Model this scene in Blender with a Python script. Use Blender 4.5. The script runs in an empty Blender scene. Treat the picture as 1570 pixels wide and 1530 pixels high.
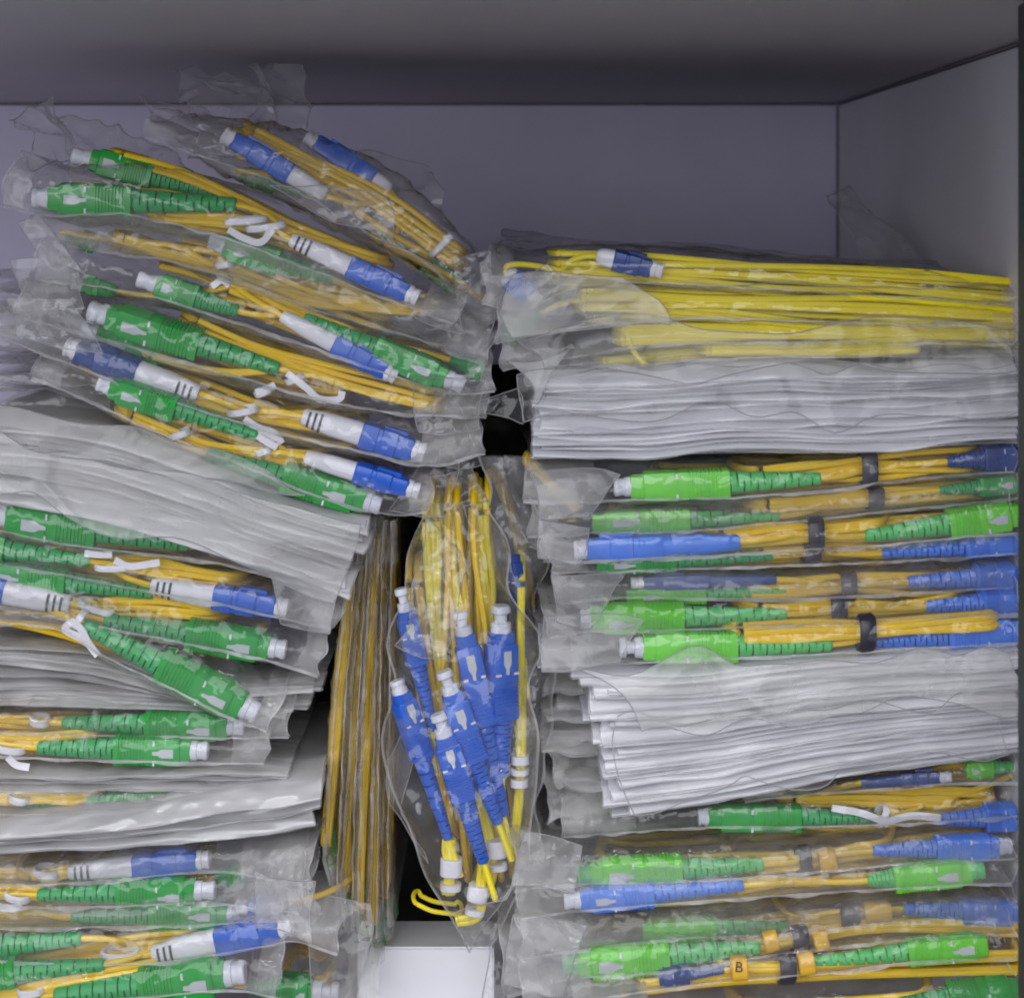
import bpy, math, random
import numpy as np
from mathutils import Vector

sc = bpy.context.scene
# ------------------------------------------------------------------ camera, world, lamp, exposure
F, D, CX, HY = 2727.0, 0.545, 785.0, 328.0          # focal length in photo pixels, distance to the stack fronts
cam = bpy.data.cameras.new("camera"); camo = bpy.data.objects.new("camera", cam)
sc.collection.objects.link(camo); sc.camera = camo
camo.location = (0, -D, 0); camo.rotation_euler = (math.radians(90), 0, 0)
cam.sensor_width = 36; cam.lens = 36 * F / 1570; cam.shift_y = -(765 - HY) / 1570
cam.clip_start = 0.01; cam.clip_end = 20
cam.dof.use_dof = True; cam.dof.focus_distance = 0.55; cam.dof.aperture_fstop = 20

w = bpy.data.worlds.new("World"); sc.world = w; w.use_nodes = True
bg = w.node_tree.nodes["Background"]; bg.inputs[0].default_value = (0.80, 0.82, 0.95, 1); bg.inputs[1].default_value = 0.40

def area(name, loc, target, sx, sy, power, col):
    l = bpy.data.lights.new(name, 'AREA'); l.shape = 'RECTANGLE'; l.size = sx; l.size_y = sy
    l.energy = power; l.color = col
    o = bpy.data.objects.new(name, l); sc.collection.objects.link(o); o.location = loc
    o.rotation_euler = (Vector(target) - Vector(loc)).to_track_quat('-Z', 'Y').to_euler()
    return o
area("room_front_lamp", (-0.40, -1.85, 0.55), (0.02, 0, -0.10), 2.6, 1.7, 40, (0.94, 0.96, 1.0))  # broad frontal room light, out of view behind the camera
area("glint_strip_light", (0.10, -0.95, 1.10), (0.0, 0, -0.15), 1.2, 0.035, 8, (1.0, 0.98, 0.97))  # added strip light, put in for small sharp glints on the film
sc.view_settings.view_transform = 'Standard'; sc.view_settings.look = 'None'
sc.view_settings.exposure = 0; sc.view_settings.gamma = 1
sc.render.engine = 'CYCLES'
cy = sc.cycles
cy.max_bounces = 5; cy.diffuse_bounces = 3; cy.glossy_bounces = 2; cy.transmission_bounces = 3
cy.transparent_max_bounces = 14; cy.caustics_reflective = False; cy.caustics_refractive = False
cy.use_denoising = True; cy.filter_width = 1.9; cy.use_adaptive_sampling = True; cy.adaptive_threshold = 0.04; cy.adaptive_min_samples = 12; cy.sample_clamp_indirect = 3; cy.sample_clamp_direct = 8

# ------------------------------------------------------------------ helpers
RNG = np.random.default_rng(7)
def at(px, py, Y=0.0):
    s = F / (D + Y)
    return np.array([(px - CX) / s, Y, (HY - py) / s])
MM = 0.001
PX = 1 / 5003.0

class Noise:
    """sum of sines in 3-D, a different one for each seed"""
    def __init__(self, seed, lam, k=10):
        r = np.random.default_rng(seed)
        d = r.normal(size=(k, 3)); d /= np.linalg.norm(d, axis=1)[:, None]
        self.k = d * (2 * math.pi / (lam * r.uniform(0.6, 1.6, k)))[:, None]
        self.p = r.uniform(0, 6.28, k); self.a = math.sqrt(2.0 / k)
    def __call__(self, P):
        return np.sin(P @ self.k.T + self.p).sum(axis=-1) * self.a
def ridged(n): return 1 - np.abs(n) * 1.25
_seed = [100]
def nseed(): _seed[0] += 1; return _seed[0]

def spline(pts, n):
    """Catmull-Rom through rows of pts, n samples spaced by the first two columns' length"""
    p = np.asarray(pts, float)
    if len(p) == 1: return np.repeat(p, n, 0)
    q = np.vstack([2 * p[0] - p[1], p, 2 * p[-1] - p[-2]])
    fine = []
    for i in range(1, len(q) - 2):
        t = np.linspace(0, 1, 24, endpoint=False)[:, None]
        a, b, c, d = q[i - 1], q[i], q[i + 1], q[i + 2]
        fine.append(0.5 * (2 * b + (c - a) * t + (2 * a - 5 * b + 4 * c - d) * t**2 + (3 * b - a - 3 * c + d) * t**3))
    fine.append(p[-1:]); fine = np.vstack(fine)
    m = min(3, fine.shape[1])
    L = np.r_[0, np.cumsum(np.linalg.norm(np.diff(fine[:, :m], axis=0), axis=1))]
    t = np.linspace(0, L[-1], n)
    return np.stack([np.interp(t, L, fine[:, j]) for j in range(fine.shape[1])], 1)

class MB:
    def __init__(self): self.v = []; self.f = []; self.n = 0
    def add(self, V, Fc):
        V = np.asarray(V, float).reshape(-1, 3)
        self.v.append(V); self.f += [tuple(int(i) + self.n for i in f) for f in Fc]; self.n += len(V)
    def grid(self, G, closed_u=False, closed_v=False):
        a, b = G.shape[:2]; fs = []
        for i in range(a if closed_u else a - 1):
            i2 = (i + 1) % a
            for j in range(b if closed_v else b - 1):
                j2 = (j + 1) % b
                fs.append((i * b + j, i * b + j2, i2 * b + j2, i2 * b + j))
        self.add(G.reshape(-1, 3), fs)
    def loops(self, G, cap=True):
        """G: loops x verts x 3, closed round the second axis"""
        a, b = G.shape[:2]; n0 = self.n
        self.grid(G, False, True)
        if cap:
            self.f.append(tuple(n0 + j for j in range(b)))
            self.f.append(tuple(n0 + (a - 1) * b + j for j in reversed(range(b))))
    def build(self, name, mat, parent=None, origin=None, smooth=True, sharp=0.6):
        V = np.vstack(self.v)
        o0 = np.zeros(3) if origin is None else np.asarray(origin, float)
        me = bpy.data.meshes.new(name); me.from_pydata((V - o0).tolist(), [], self.f)
        if smooth:
            me.polygons.foreach_set('use_smooth', [True] * len(me.polygons))
            if sharp: me.set_sharp_from_angle(angle=sharp)
        me.materials.append(mat)
        ob = bpy.data.objects.new(name, me); sc.collection.objects.link(ob)
        if parent is not None: ob.parent = parent
        elif origin is not None: ob.location = o0
        return ob
def empty(name, loc):
    e = bpy.data.objects.new(name, None); e.empty_display_size = 0.01
    sc.collection.objects.link(e); e.location = loc; return e
def tag(o, label=None, cat=None, group=None, kind=None):
    if label: o["label"] = label
    if cat: o["category"] = cat
    if group: o["group"] = group
    if kind: o["kind"] = kind
    return o

# ------------------------------------------------------------------ materials
def newmat(name):
    m = bpy.data.materials.new(name); m.use_nodes = True
    nt = m.node_tree; nt.nodes.clear()
    return m, nt, nt.nodes.new('ShaderNodeOutputMaterial')
def noise_node(nt, scale, detail=3, stretch=None, rough=0.55):
    tc = nt.nodes.new('ShaderNodeTexCoord'); n = nt.nodes.new('ShaderNodeTexNoise')
    n.inputs['Scale'].default_value = scale; n.inputs['Detail'].default_value = detail; n.inputs['Roughness'].default_value = rough
    if stretch:
        mp = nt.nodes.new('ShaderNodeMapping'); mp.inputs['Scale'].default_value = stretch
        nt.links.new(tc.outputs['Object'], mp.inputs[0]); nt.links.new(mp.outputs[0], n.inputs['Vector'])
    else: nt.links.new(tc.outputs['Object'], n.inputs['Vector'])
    return n
def plastic(name, col, rough=0.35, var=0.12, sss=0.0, scale=180, coat=0.0):
    m, nt, out = newmat(name)
    b = nt.nodes.new('ShaderNodeBsdfPrincipled')
    n = noise_node(nt, scale, 3)
    mix = nt.nodes.new('ShaderNodeMix'); mix.data_type = 'RGBA'
    mix.inputs[6].default_value = tuple(c * (1 - var) for c in col) + (1,)
    mix.inputs[7].default_value = tuple(min(1, c * (1 + var)) for c in col) + (1,)
    nt.links.new(n.outputs['Fac'], mix.inputs[0]); nt.links.new(mix.outputs[2], b.inputs['Base Color'])
    b.inputs['Roughness'].default_value = rough
    b.inputs['Subsurface Weight'].default_value = sss
    b.inputs['Subsurface Radius'].default_value = (0.002, 0.002, 0.002)
    bp = nt.nodes.new('ShaderNodeBump'); bp.inputs['Distance'].default_value = 0.00015; bp.inputs['Strength'].default_value = 0.35
    n2 = noise_node(nt, scale * 6, 2); nt.links.new(n2.outputs['Fac'], bp.inputs['Height'])
    nt.links.new(bp.outputs[0], b.inputs['Normal'])
    nt.links.new(b.outputs[0], out.inputs[0])
    return m
def film(name, haze, col, rough=0.14, crinkle=1.0, trans=0.45, spec=0.8, stretch=(1, 1, 1), even=0.0):
    """thin plastic sheet: clear + milky scatter + gloss, crinkled"""
    m, nt, out = newmat(name); N = nt.nodes.new; L = nt.links.new
    big = noise_node(nt, 80, 1, stretch)
    mr = N('ShaderNodeMapRange'); mr.inputs['From Min'].default_value = 0.3; mr.inputs['From Max'].default_value = 0.72
    mr.inputs['To Min'].default_value = haze * (0.55 + .35 * even); mr.inputs['To Max'].default_value = min(0.97, haze * (1.55 - .4 * even))
    L(big.outputs['Fac'], mr.inputs['Value'])
    h1 = noise_node(nt, 190, 1, stretch)
    sub = N('ShaderNodeMath'); sub.operation = 'SUBTRACT'; sub.inputs[1].default_value = 0.5; L(h1.outputs['Fac'], sub.inputs[0])
    ab = N('ShaderNodeMath'); ab.operation = 'ABSOLUTE'; L(sub.outputs[0], ab.inputs[0])
    bp = N('ShaderNodeBump'); bp.inputs['Distance'].default_value = 0.0035 * crinkle; bp.inputs['Strength'].default_value = 0.8
    L(ab.outputs[0], bp.inputs['Height'])
    tr = N('ShaderNodeBsdfTransparent'); df = N('ShaderNodeBsdfDiffuse'); tl = N('ShaderNodeBsdfTranslucent'); gl = N('ShaderNodeBsdfGlossy')
    tr.inputs[0].default_value = (0.985, 0.985, 0.985, 1)
    for n in (df, tl): n.inputs[0].default_value = col + (1,)
    gl.inputs['Roughness'].default_value = rough
    for n in (df, tl, gl): L(bp.outputs[0], n.inputs['Normal'])
    milk = N('ShaderNodeMixShader'); milk.inputs[0].default_value = trans; L(df.outputs[0], milk.inputs[1]); L(tl.outputs[0], milk.inputs[2])
    body = N('ShaderNodeMixShader'); L(mr.outputs[0], body.inputs[0]); L(tr.outputs[0], body.inputs[1]); L(milk.outputs[0], body.inputs[2])
    ge = N('ShaderNodeNewGeometry'); ior = N('ShaderNodeMapRange')
    ior.inputs['To Min'].default_value = 1.48; ior.inputs['To Max'].default_value = 1 / 1.48; L(ge.outputs['Backfacing'], ior.inputs['Value'])
    fr = N('ShaderNodeFresnel'); L(ior.outputs[0], fr.inputs['IOR']); L(bp.outputs[0], fr.inputs['Normal'])
    mu = N('ShaderNodeMath'); mu.operation = 'MULTIPLY'; mu.inputs[1].default_value = spec; mu.use_clamp = True; L(fr.outputs[0], mu.inputs[0])
    fin = N('ShaderNodeMixShader'); L(mu.outputs[0], fin.inputs[0]); L(body.outputs[0], fin.inputs[1]); L(gl.outputs[0], fin.inputs[2])
    L(fin.outputs[0], out.inputs[0])
    return m
def frosted(name, col, rough=0.3, trans=0.35, gloss=.06):
    m, nt, out = newmat(name); N = nt.nodes.new; L = nt.links.new
    n = noise_node(nt, 60, 2, (0.3, 1, 2)); mix = N('ShaderNodeMix'); mix.data_type = 'RGBA'
    mix.inputs[6].default_value = tuple(c * .84 for c in col) + (1,); mix.inputs[7].default_value = tuple(min(1, c * 1.1) for c in col) + (1,)
    L(n.outputs['Fac'], mix.inputs[0])
    df = N('ShaderNodeBsdfDiffuse'); tl = N('ShaderNodeBsdfTranslucent'); gl = N('ShaderNodeBsdfGlossy'); gl.inputs['Roughness'].default_value = rough
    L(mix.outputs[2], df.inputs[0]); L(mix.outputs[2], tl.inputs[0])
    a = N('ShaderNodeMixShader'); a.inputs[0].default_value = trans; L(df.outputs[0], a.inputs[1]); L(tl.outputs[0], a.inputs[2])
    b = N('ShaderNodeMixShader'); b.inputs[0].default_value = gloss; L(a.outputs[0], b.inputs[1]); L(gl.outputs[0], b.inputs[2])
    L(b.outputs[0], out.inputs[0]); return m
def board(name, col, rough=0.5, var=0.10, scale=14):
    return plastic(name, col, rough, var, 0, scale)

M = {}
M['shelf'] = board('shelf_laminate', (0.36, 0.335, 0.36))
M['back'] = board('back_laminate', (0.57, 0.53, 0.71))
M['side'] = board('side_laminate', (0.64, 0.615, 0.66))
M['dark'] = board('dark_edge', (0.028, 0.034, 0.036), 0.5)
M['gap'] = board('joint_strip', (0.14, 0.125, 0.15), 0.7)
M['carton'] = board('white_carton', (0.80, 0.80, 0.85), 0.6, 0.03)
M['green'] = plastic('green_plastic', (0.016, 0.33, 0.045), 0.24)
M['greenboot'] = plastic('green_boot_rubber', (0.022, 0.33, 0.085), 0.42)
M['lime'] = plastic('lime_plastic', (0.14, 0.60, 0.035), 0.26)
M['limeboot'] = plastic('lime_boot_rubber', (0.08, 0.50, 0.12), 0.42)
M['blue'] = plastic('blue_plastic', (0.014, 0.10, 0.52), 0.28)
M['darkblue'] = plastic('deep_blue_plastic', (0.020, 0.055, 0.24), 0.36)
M['sky'] = plastic('bright_blue_plastic', (0.05, 0.19, 0.74), 0.3)
M['white'] = plastic('white_plastic', (0.70, 0.69, 0.74), 0.4, 0.05)
M['key'] = plastic('grey_white_key', (0.50, 0.52, 0.55), 0.4, 0.2)
M['cap'] = plastic('milky_cap_plastic', (0.62, 0.63, 0.70), 0.3, 0.08, 0.2)
M['yellow'] = plastic('yellow_jacket', (0.82, 0.545, 0.012), 0.42, 0.08)
M['lemon'] = plastic('lemon_jacket', (0.84, 0.70, 0.02), 0.42, 0.08)
M['clip'] = plastic('yellow_clip_plastic', (0.72, 0.42, 0.03), 0.4, 0.06)
M['blacktie'] = plastic('black_tie_nylon', (0.022, 0.020, 0.035), 0.35)
M['ink'] = plastic('dark_print', (0.05, 0.05, 0.06), 0.6)
M['clear'] = film('clear_film', 0.065, (0.86, 0.86, 0.90), 0.055, .42, spec=1.3)
M['clearlight'] = film('thin_clear_film', 0.12, (0.86, 0.84, 0.89), 0.055, .42, spec=1.3)
M['milky'] = film('milky_film', 0.17, (0.86, 0.85, 0.85), 0.07, .4, spec=1.2)
M['crumple'] = film('crumpled_bag_film', 0.26, (0.80, 0.78, 0.80), 0.1, .4)
M['brownfilm'] = film('brownish_film', 0.15, (0.58, 0.48, 0.34), 0.12, .3)
M['sleeve'] = film('layered_sleeve_film', 0.50, (0.80, 0.79, 0.79), 0.25, 0.3, 0.4, 0.7, (0.35, 1, 1))
M['frost'] = frosted('frosted_sleeve_film', (0.87, 0.87, 0.92), .25, .45, .07)
M['dull'] = frosted('dull_sleeve_film', (0.72, 0.71, 0.72), .22, .4, .08)
M['frostclear2'] = film('hazy_flap_film', 0.30, (0.85, 0.84, 0.82), 0.14, 0.12, even=1)
M['backfilm'] = film('bag_underside_film', 0.27, (0.80, 0.78, 0.75), 0.2, 0.1, even=.5)
M['endfilm'] = film('foggy_bag_end_film', 0.24, (0.86, 0.85, 0.86), 0.1, 0.2, even=.4)
M['smooth'] = film('smooth_thin_film', 0.10, (0.86, 0.86, 0.86), 0.12, 0.08, spec=.7, even=1)
M['frostclear'] = film('frosted_flap_film', 0.5, (0.84, 0.83, 0.86), 0.2, 0.1, even=1)
M['gap_shade'] = frosted('gap_shade_film', (0.016, 0.014, 0.013), .4, .1, .01)  # near-black colour stands in for the shade deep in the gaps
M['edge'] = frosted('film_edge_plastic', (0.55, 0.54, 0.57), .3, .5)
M['seal'] = film('heat_seal_film', 0.42, (0.78, 0.77, 0.80), 0.2, 0.6)
M['pinkfilm'] = film('pinkish_film', 0.20, (0.52, 0.36, 0.40), 0.2)

# ------------------------------------------------------------------ the shelf compartment
def boxbm(name, lo, hi, mat, bev=0.0, parent=None, origin=None):
    import bmesh
    bm = bmesh.new(); bmesh.ops.create_cube(bm, size=1)
    for v in bm.verts:
        v.co = Vector([(lo[i] + hi[i]) / 2 + v.co[i] * (hi[i] - lo[i]) - (origin[i] if origin is not None else 0) for i in range(3)])
    if bev: bmesh.ops.bevel(bm, geom=bm.edges[:], offset=bev, segments=2, affect='EDGES')
    me = bpy.data.meshes.new(name); bm.to_mesh(me); bm.free(); me.materials.append(mat)
    o = bpy.data.objects.new(name, me); sc.collection.objects.link(o); o.parent = parent
    return o
WX, BY, TZ, FZ, FRONT = 0.155, 0.300, 0.0525, -0.285, -0.150
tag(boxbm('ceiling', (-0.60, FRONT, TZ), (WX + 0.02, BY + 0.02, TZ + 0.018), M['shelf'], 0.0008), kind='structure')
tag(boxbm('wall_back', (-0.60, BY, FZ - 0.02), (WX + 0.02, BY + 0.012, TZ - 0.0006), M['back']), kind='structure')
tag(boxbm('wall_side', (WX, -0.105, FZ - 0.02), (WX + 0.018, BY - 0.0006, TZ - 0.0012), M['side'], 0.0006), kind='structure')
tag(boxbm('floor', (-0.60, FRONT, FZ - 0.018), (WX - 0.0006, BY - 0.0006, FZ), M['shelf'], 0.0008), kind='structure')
for nm, lo_, hi_ in (('corner_seam', (WX - .0009, BY - .0014, FZ), (WX - .0001, BY - .0002, TZ - .0015)), ('ceiling_seam', (WX - .0008, FRONT + .02, TZ - .0012), (WX - .0001, BY - .002, TZ - .0002)),
                     ('back_seam', (-0.60, BY - .0010, TZ - .0012), (WX - .001, BY - .0002, TZ - .0002))):
    tag(boxbm(nm, lo_, hi_, M['gap']), kind='structure')
# dark upright standing in for a border strip along the view's edge
sF = F / (D - 0.1052)
xp = (1560 - CX) / sF
tag(boxbm('border_strip', (xp, -0.135, FZ - 0.02), (xp + 0.012, -0.1052, TZ - 0.0008), M['dark'], 0.0005), kind='structure')

# ------------------------------------------------------------------ connectors, cables, ties
def frame(tip, tail, roll):
    ex = tail - tip; L = np.linalg.norm(ex); ex = ex / L
    fy = np.array([0, -1.0, 0]); fy -= ex * (fy @ ex); fy /= np.linalg.norm(fy)      # towards the viewer
    uz = np.cross(fy, ex) * -1.0
    if uz[2] < 0 and abs(uz[2]) > 0.2: uz = -uz
    c, s = math.cos(roll), math.sin(roll)
    return ex, fy * c + uz * s, uz * c - fy * s, L
def rrect(n, a, b, e=5.0):
    t = np.linspace(0, 2 * math.pi, n, endpoint=False) + math.pi / n
    c, s = np.cos(t), np.sin(t)
    r = (np.abs(c) ** e + np.abs(s) ** e) ** (-1 / e)
    return c * r * a, s * r * b
def extr(mb, tip, ex, fy, uz, prof, n=20, e=5.0):
    """prof rows: x, half across (uz), half deep (fy)"""
    G = []
    for x, a, b in prof:
        p, q = rrect(n, a, b, e)
        G.append(tip + ex * x + np.outer(p, uz) + np.outer(q, fy))
    mb.loops(np.array(G))
def prism(mb, base, ex, uz, n, poly, d):
    """flat polygon (x, z) standing proud by d along n"""
    P = np.array([base + ex * x + uz * z for x, z in poly]); k = len(P)
    V = np.vstack([P - n * 0.0003, P + n * d])
    mb.add(V, [tuple(range(k, 2 * k))] + [(i, (i + 1) % k, k + (i + 1) % k, k + i) for i in range(k)])
def boot(mb, tip, ex, fy, uz, x0, x1, r0, r1, nseg):
    n = 20; t = np.linspace(0, 2 * math.pi, n, endpoint=False); G = []
    def ring(x, f):
        u = (x - x0) / (x1 - x0); r = r0 + (r1 - r0) * u ** 0.9
        rr = r * f
        return tip + ex * x + np.outer(np.cos(t) * rr, uz) + np.outer(np.sin(t) * rr, fy)
    G.append(ring(x0, np.full(n, 1.0))); st = (x1 - x0) * 0.94 / nseg
    for i in range(nseg):
        xa = x0 + st * (i + 0.35)
        side = np.cos(t) * (1 if i % 2 else -1)
        g = np.where(side > -0.12, 0.62, 1.0)
        one = np.full(n, 1.0)
        G += [ring(xa, one), ring(xa + st * 0.03, g), ring(xa + st * 0.24, g), ring(xa + st * 0.27, one)]
    G.append(ring(x1 - 0.0006, np.full(n, 1.0))); G.append(ring(x1, np.full(n, 0.8)))
    mb.loops(np.array(G))
def dust_cap(tip, ex, fy, uz, L, r, parent, org, mat, neck=.60):
    mb = MB()
    extr(mb, tip, ex, fy, uz, [(0, r * .80, r * .80), (L * .06, r * .92, r * .92), (L * .26, r * .95, r * .95), (L * .34, r * (neck + .02), r * (neck + .02)),
                               (L * .62, r * neck, r * neck), (L * .66, r * .98, r * .98), (L * 1.1, r * 1.0, r * 1.0)], 18, 2.6)
    mb.build('dust_cap', mat, parent, org)

def sc_connector(parent, org, tip, tail, col, Y, h=45, roll=None, cap=6, body=0.50, key=True, Y2=None, capmat='cap', label=None):
    """square push-pull connector: tip is the front of the housing, tail the end of its boot"""
    A = at(*tip, Y); B = at(*tail, Y if Y2 is None else Y2)
    roll = math.radians(RNG.uniform(-22, 10)) if roll is None else math.radians(roll)
    ex, fy, uz, L = frame(A, B, roll)
    a = h * PX / 2; b = a * 0.86; hl = L * body
    cm = {'green': ('green', 'greenboot'), 'lime': ('lime', 'limeboot'), 'blue': ('blue', 'blue'), 'sky': ('sky', 'sky'), 'darkblue': ('darkblue', 'darkblue')}[col]
    mb = MB()
    pr = [(0, a * .70, b * .70), (hl * .01, a * .78, b * .78), (hl * .13, a * .80, b * .80), (hl * .135, a * .93, b * .92), (hl * .16, a, b), (hl * .45, a, b),
          (hl * .452, a * .95, b * .95), (hl * .475, a * .95, b * .95), (hl * .477, a, b), (hl * .58, a, b)]
    k = 9; st = hl * .36 / k
    for i in range(k):
        x = hl * .58 + st * i
        pr += [(x + st * .1, a * .93, b * .93), (x + st * .45, a * .93, b * .93), (x + st * .55, a * 1.01, b * 1.01), (x + st * .95, a * 1.01, b * 1.01)]
    pr += [(hl * .96, a, b), (hl * .995, a * .97, b * .97), (hl, a * .85, b * .85)]
    extr(mb, A, ex, fy, uz, pr, 20, 6)
    con = mb.build('connector', M[cm[0]], parent, org, sharp=0.5)
    if label: con['label'] = label
    mb = MB(); boot(mb, A, ex, fy, uz, hl * .97, L, a * .80, a * .44, 13)
    mb.build('strain_relief_boot', M[cm[1]], con, org, sharp=0.5)
    if cap: dust_cap(A - ex * cap * MM, ex, fy, uz, cap * MM, a * .66, con, org, M[capmat], .6 if cap >= 7 else .85)
    if key:
        mb = MB(); x0 = hl * RNG.uniform(.17, .23); q = a * RNG.uniform(.75, 1.0)
        prism(mb, A + fy * b, ex, uz, fy, [(x0, -q * .34), (x0 + hl * .15, -q * .34), (x0 + hl * .20, -q * .16), (x0 + hl * .27, -q * .12), (x0 + hl * .27, q * .12), (x0 + hl * .20, q * .16), (x0 + hl * .15, q * .34), (x0, q * .34)], 0.00035)
        mb.build('key_tab', M['key'], con, org, smooth=False)
    mb = MB()
    for s in (-1, 1):
        prism(mb, A + fy * b * .95, ex, uz, fy, [(hl * .452, s * a * .5), (hl * .475, s * a * .5), (hl * .475, s * a * .85), (hl * .452, s * a * .85)][::s], 0.0005)
    mb.build('latch_slot', M['white'], con, org, smooth=False)
    return A, B, ex
def lc_connector(parent, org, tip, tail, Y, h=36, body=0.5, col='blue', bootcol='white', Y2=None, roll=None, marks=True):
    """slim clip connector: blue housing, smooth white boot, dark rings near the boot's end"""
    A = at(*tip, Y); B = at(*tail, Y if Y2 is None else Y2)
    roll = math.radians(RNG.uniform(-15, 10)) if roll is None else math.radians(roll)
    ex, fy, uz, L = frame(A, B, roll); a = h * PX / 2; hl = L * body
    mb = MB()
    extr(mb, A, ex, fy, uz, [(0, a * .72, a * .72), (hl * .04, a * .84, a * .84), (hl * .3, a * .86, a * .86), (hl * .33, a * .97, a * .97), (hl * .60, a, a),
                             (hl * .62, a * .93, a * .93), (hl * .68, a * .93, a * .93), (hl * .70, a, a), (hl * .97, a * .98, a * .98), (hl, a * .9, a * .9)], 20, 6)
    con = mb.build('connector', M[col], parent, org, sharp=0.5)
    mb = MB()                                                  # latch arm on the housing
    prism(mb, A + uz * a * .95, ex, fy, uz, [(hl * .18, -a * .35), (hl * .62, -a * .35), (hl * .62, a * .35), (hl * .18, a * .35)], 0.0007)
    mb.build('latch_arm', M[col], con, org, smooth=False)
    mb = MB(); n = 20; G = []
    for x, r in [(hl * .985, a * .86), (hl + (L - hl) * .5, a * .82), (hl + (L - hl) * .8, a * .70), (L - 0.0005, a * .60), (L, a * .5)]:
        p, q = rrect(n, r, r, 3.0); G.append(A + ex * x + np.outer(p, uz) + np.outer(q, fy))
    mb.loops(np.array(G)); mb.build('boot', M[bootcol], con, org)
    if marks:
        for i in range(3):
            x = hl + (L - hl) * (.66 + .10 * i); r = a * (.79 - .055 * i)
            mb = MB(); G = []
            for dx, rr in ((0, r), (0.0004, r * 1.02), (0.0008, r)):
                p, q = rrect(n, rr, rr, 3.0); G.append((A + ex * (x + dx) + np.outer(p, uz) + np.outer(q, fy))[2:9 + 4 * (i % 2)])
            mb.grid(np.array(G)); mb.build('ring_mark', M['ink'], con, org)
    dust_cap(A - ex * 3.6 * MM, ex, fy, uz, 3.6 * MM, a * .80, con, org, M['white'], .84)
    return A, B, ex

def tube(mb, P, r, n=8):
    P = np.asarray(P); T = np.gradient(P, axis=0); T /= np.linalg.norm(T, axis=1)[:, None] + 1e-12
    up = np.array([0.13, 0.2, 0.97]); A = np.cross(T, up); A /= np.linalg.norm(A, axis=1)[:, None] + 1e-9
    B = np.cross(T, A); t = np.linspace(0, 2 * math.pi, n, endpoint=False)
    G = P[:, None, :] + r * (np.cos(t)[None, :, None] * A[:, None, :] + np.sin(t)[None, :, None] * B[:, None, :])
    mb.loops(G)
def bundle(mb, pts, n, spread, Y, rho=0.016, squash=0.45, r=0.00100, dep=None, loop=True):
    """n turns of cable: along pts at the front, bent back at both ends and home behind"""
    dep = spread * 0.5 if dep is None else dep
    base = spline([at(p[0], p[1], Y + (p[2] if len(p) > 2 else 0)) for p in pts], 46)
    s = np.linspace(0, 1, 46)
    T = np.gradient(base, axis=0); T /= np.linalg.norm(T, axis=1)[:, None]
    Nn = np.stack([-T[:, 2], np.zeros(46), T[:, 0]], 1)
    for i in range(n):
        u = (i + .5) / n * 2 - 1 + RNG.uniform(-.15, .15); v = RNG.uniform(-1, 1)
        ph, fq = RNG.uniform(0, 6.28), RNG.uniform(.5, 1.6)
        off = u * spread * PX * (0.85 + .3 * np.sin(fq * 6.28 * s + ph)) + 0.5 * spread * PX * .35 * np.sin(4 * s + ph * 2)
        offy = v * dep * PX * (0.8 + .4 * np.cos(fq * 5 * s + ph))
        P = base + Nn * off[:, None] + np.array([0, 1.0, 0]) * offy[:, None]
        if loop:
            rr = rho * RNG.uniform(.7, 1.15); a = np.linspace(0, math.pi, 14)[1:]
            def turn(e, t): return e + np.outer(np.sin(a) * rr * squash, t) + np.outer((1 - np.cos(a)) * rr, [0, 1, 0])
            e1 = turn(P[-1], T[-1]); e0 = turn(P[0], -T[0])[::-1]
            back = P[::-1][3:-3:3] + np.array([0, 2 * rr, -0.001])
            P = np.vstack([P, e1, back, e0])
        tube(mb, P, r)
def lead(mb, B, ex, goal, r=0.00095):
    """cable from a boot's end into the bundle"""
    d = np.linalg.norm(goal - B); t = np.linspace(0, 1, 14)[:, None]
    c = B + ex * d * .5
    P = (1 - t) ** 2 * (B - ex * 0.003) + 2 * t * (1 - t) * c + t * t * goal
    tube(mb, P, r)
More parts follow.
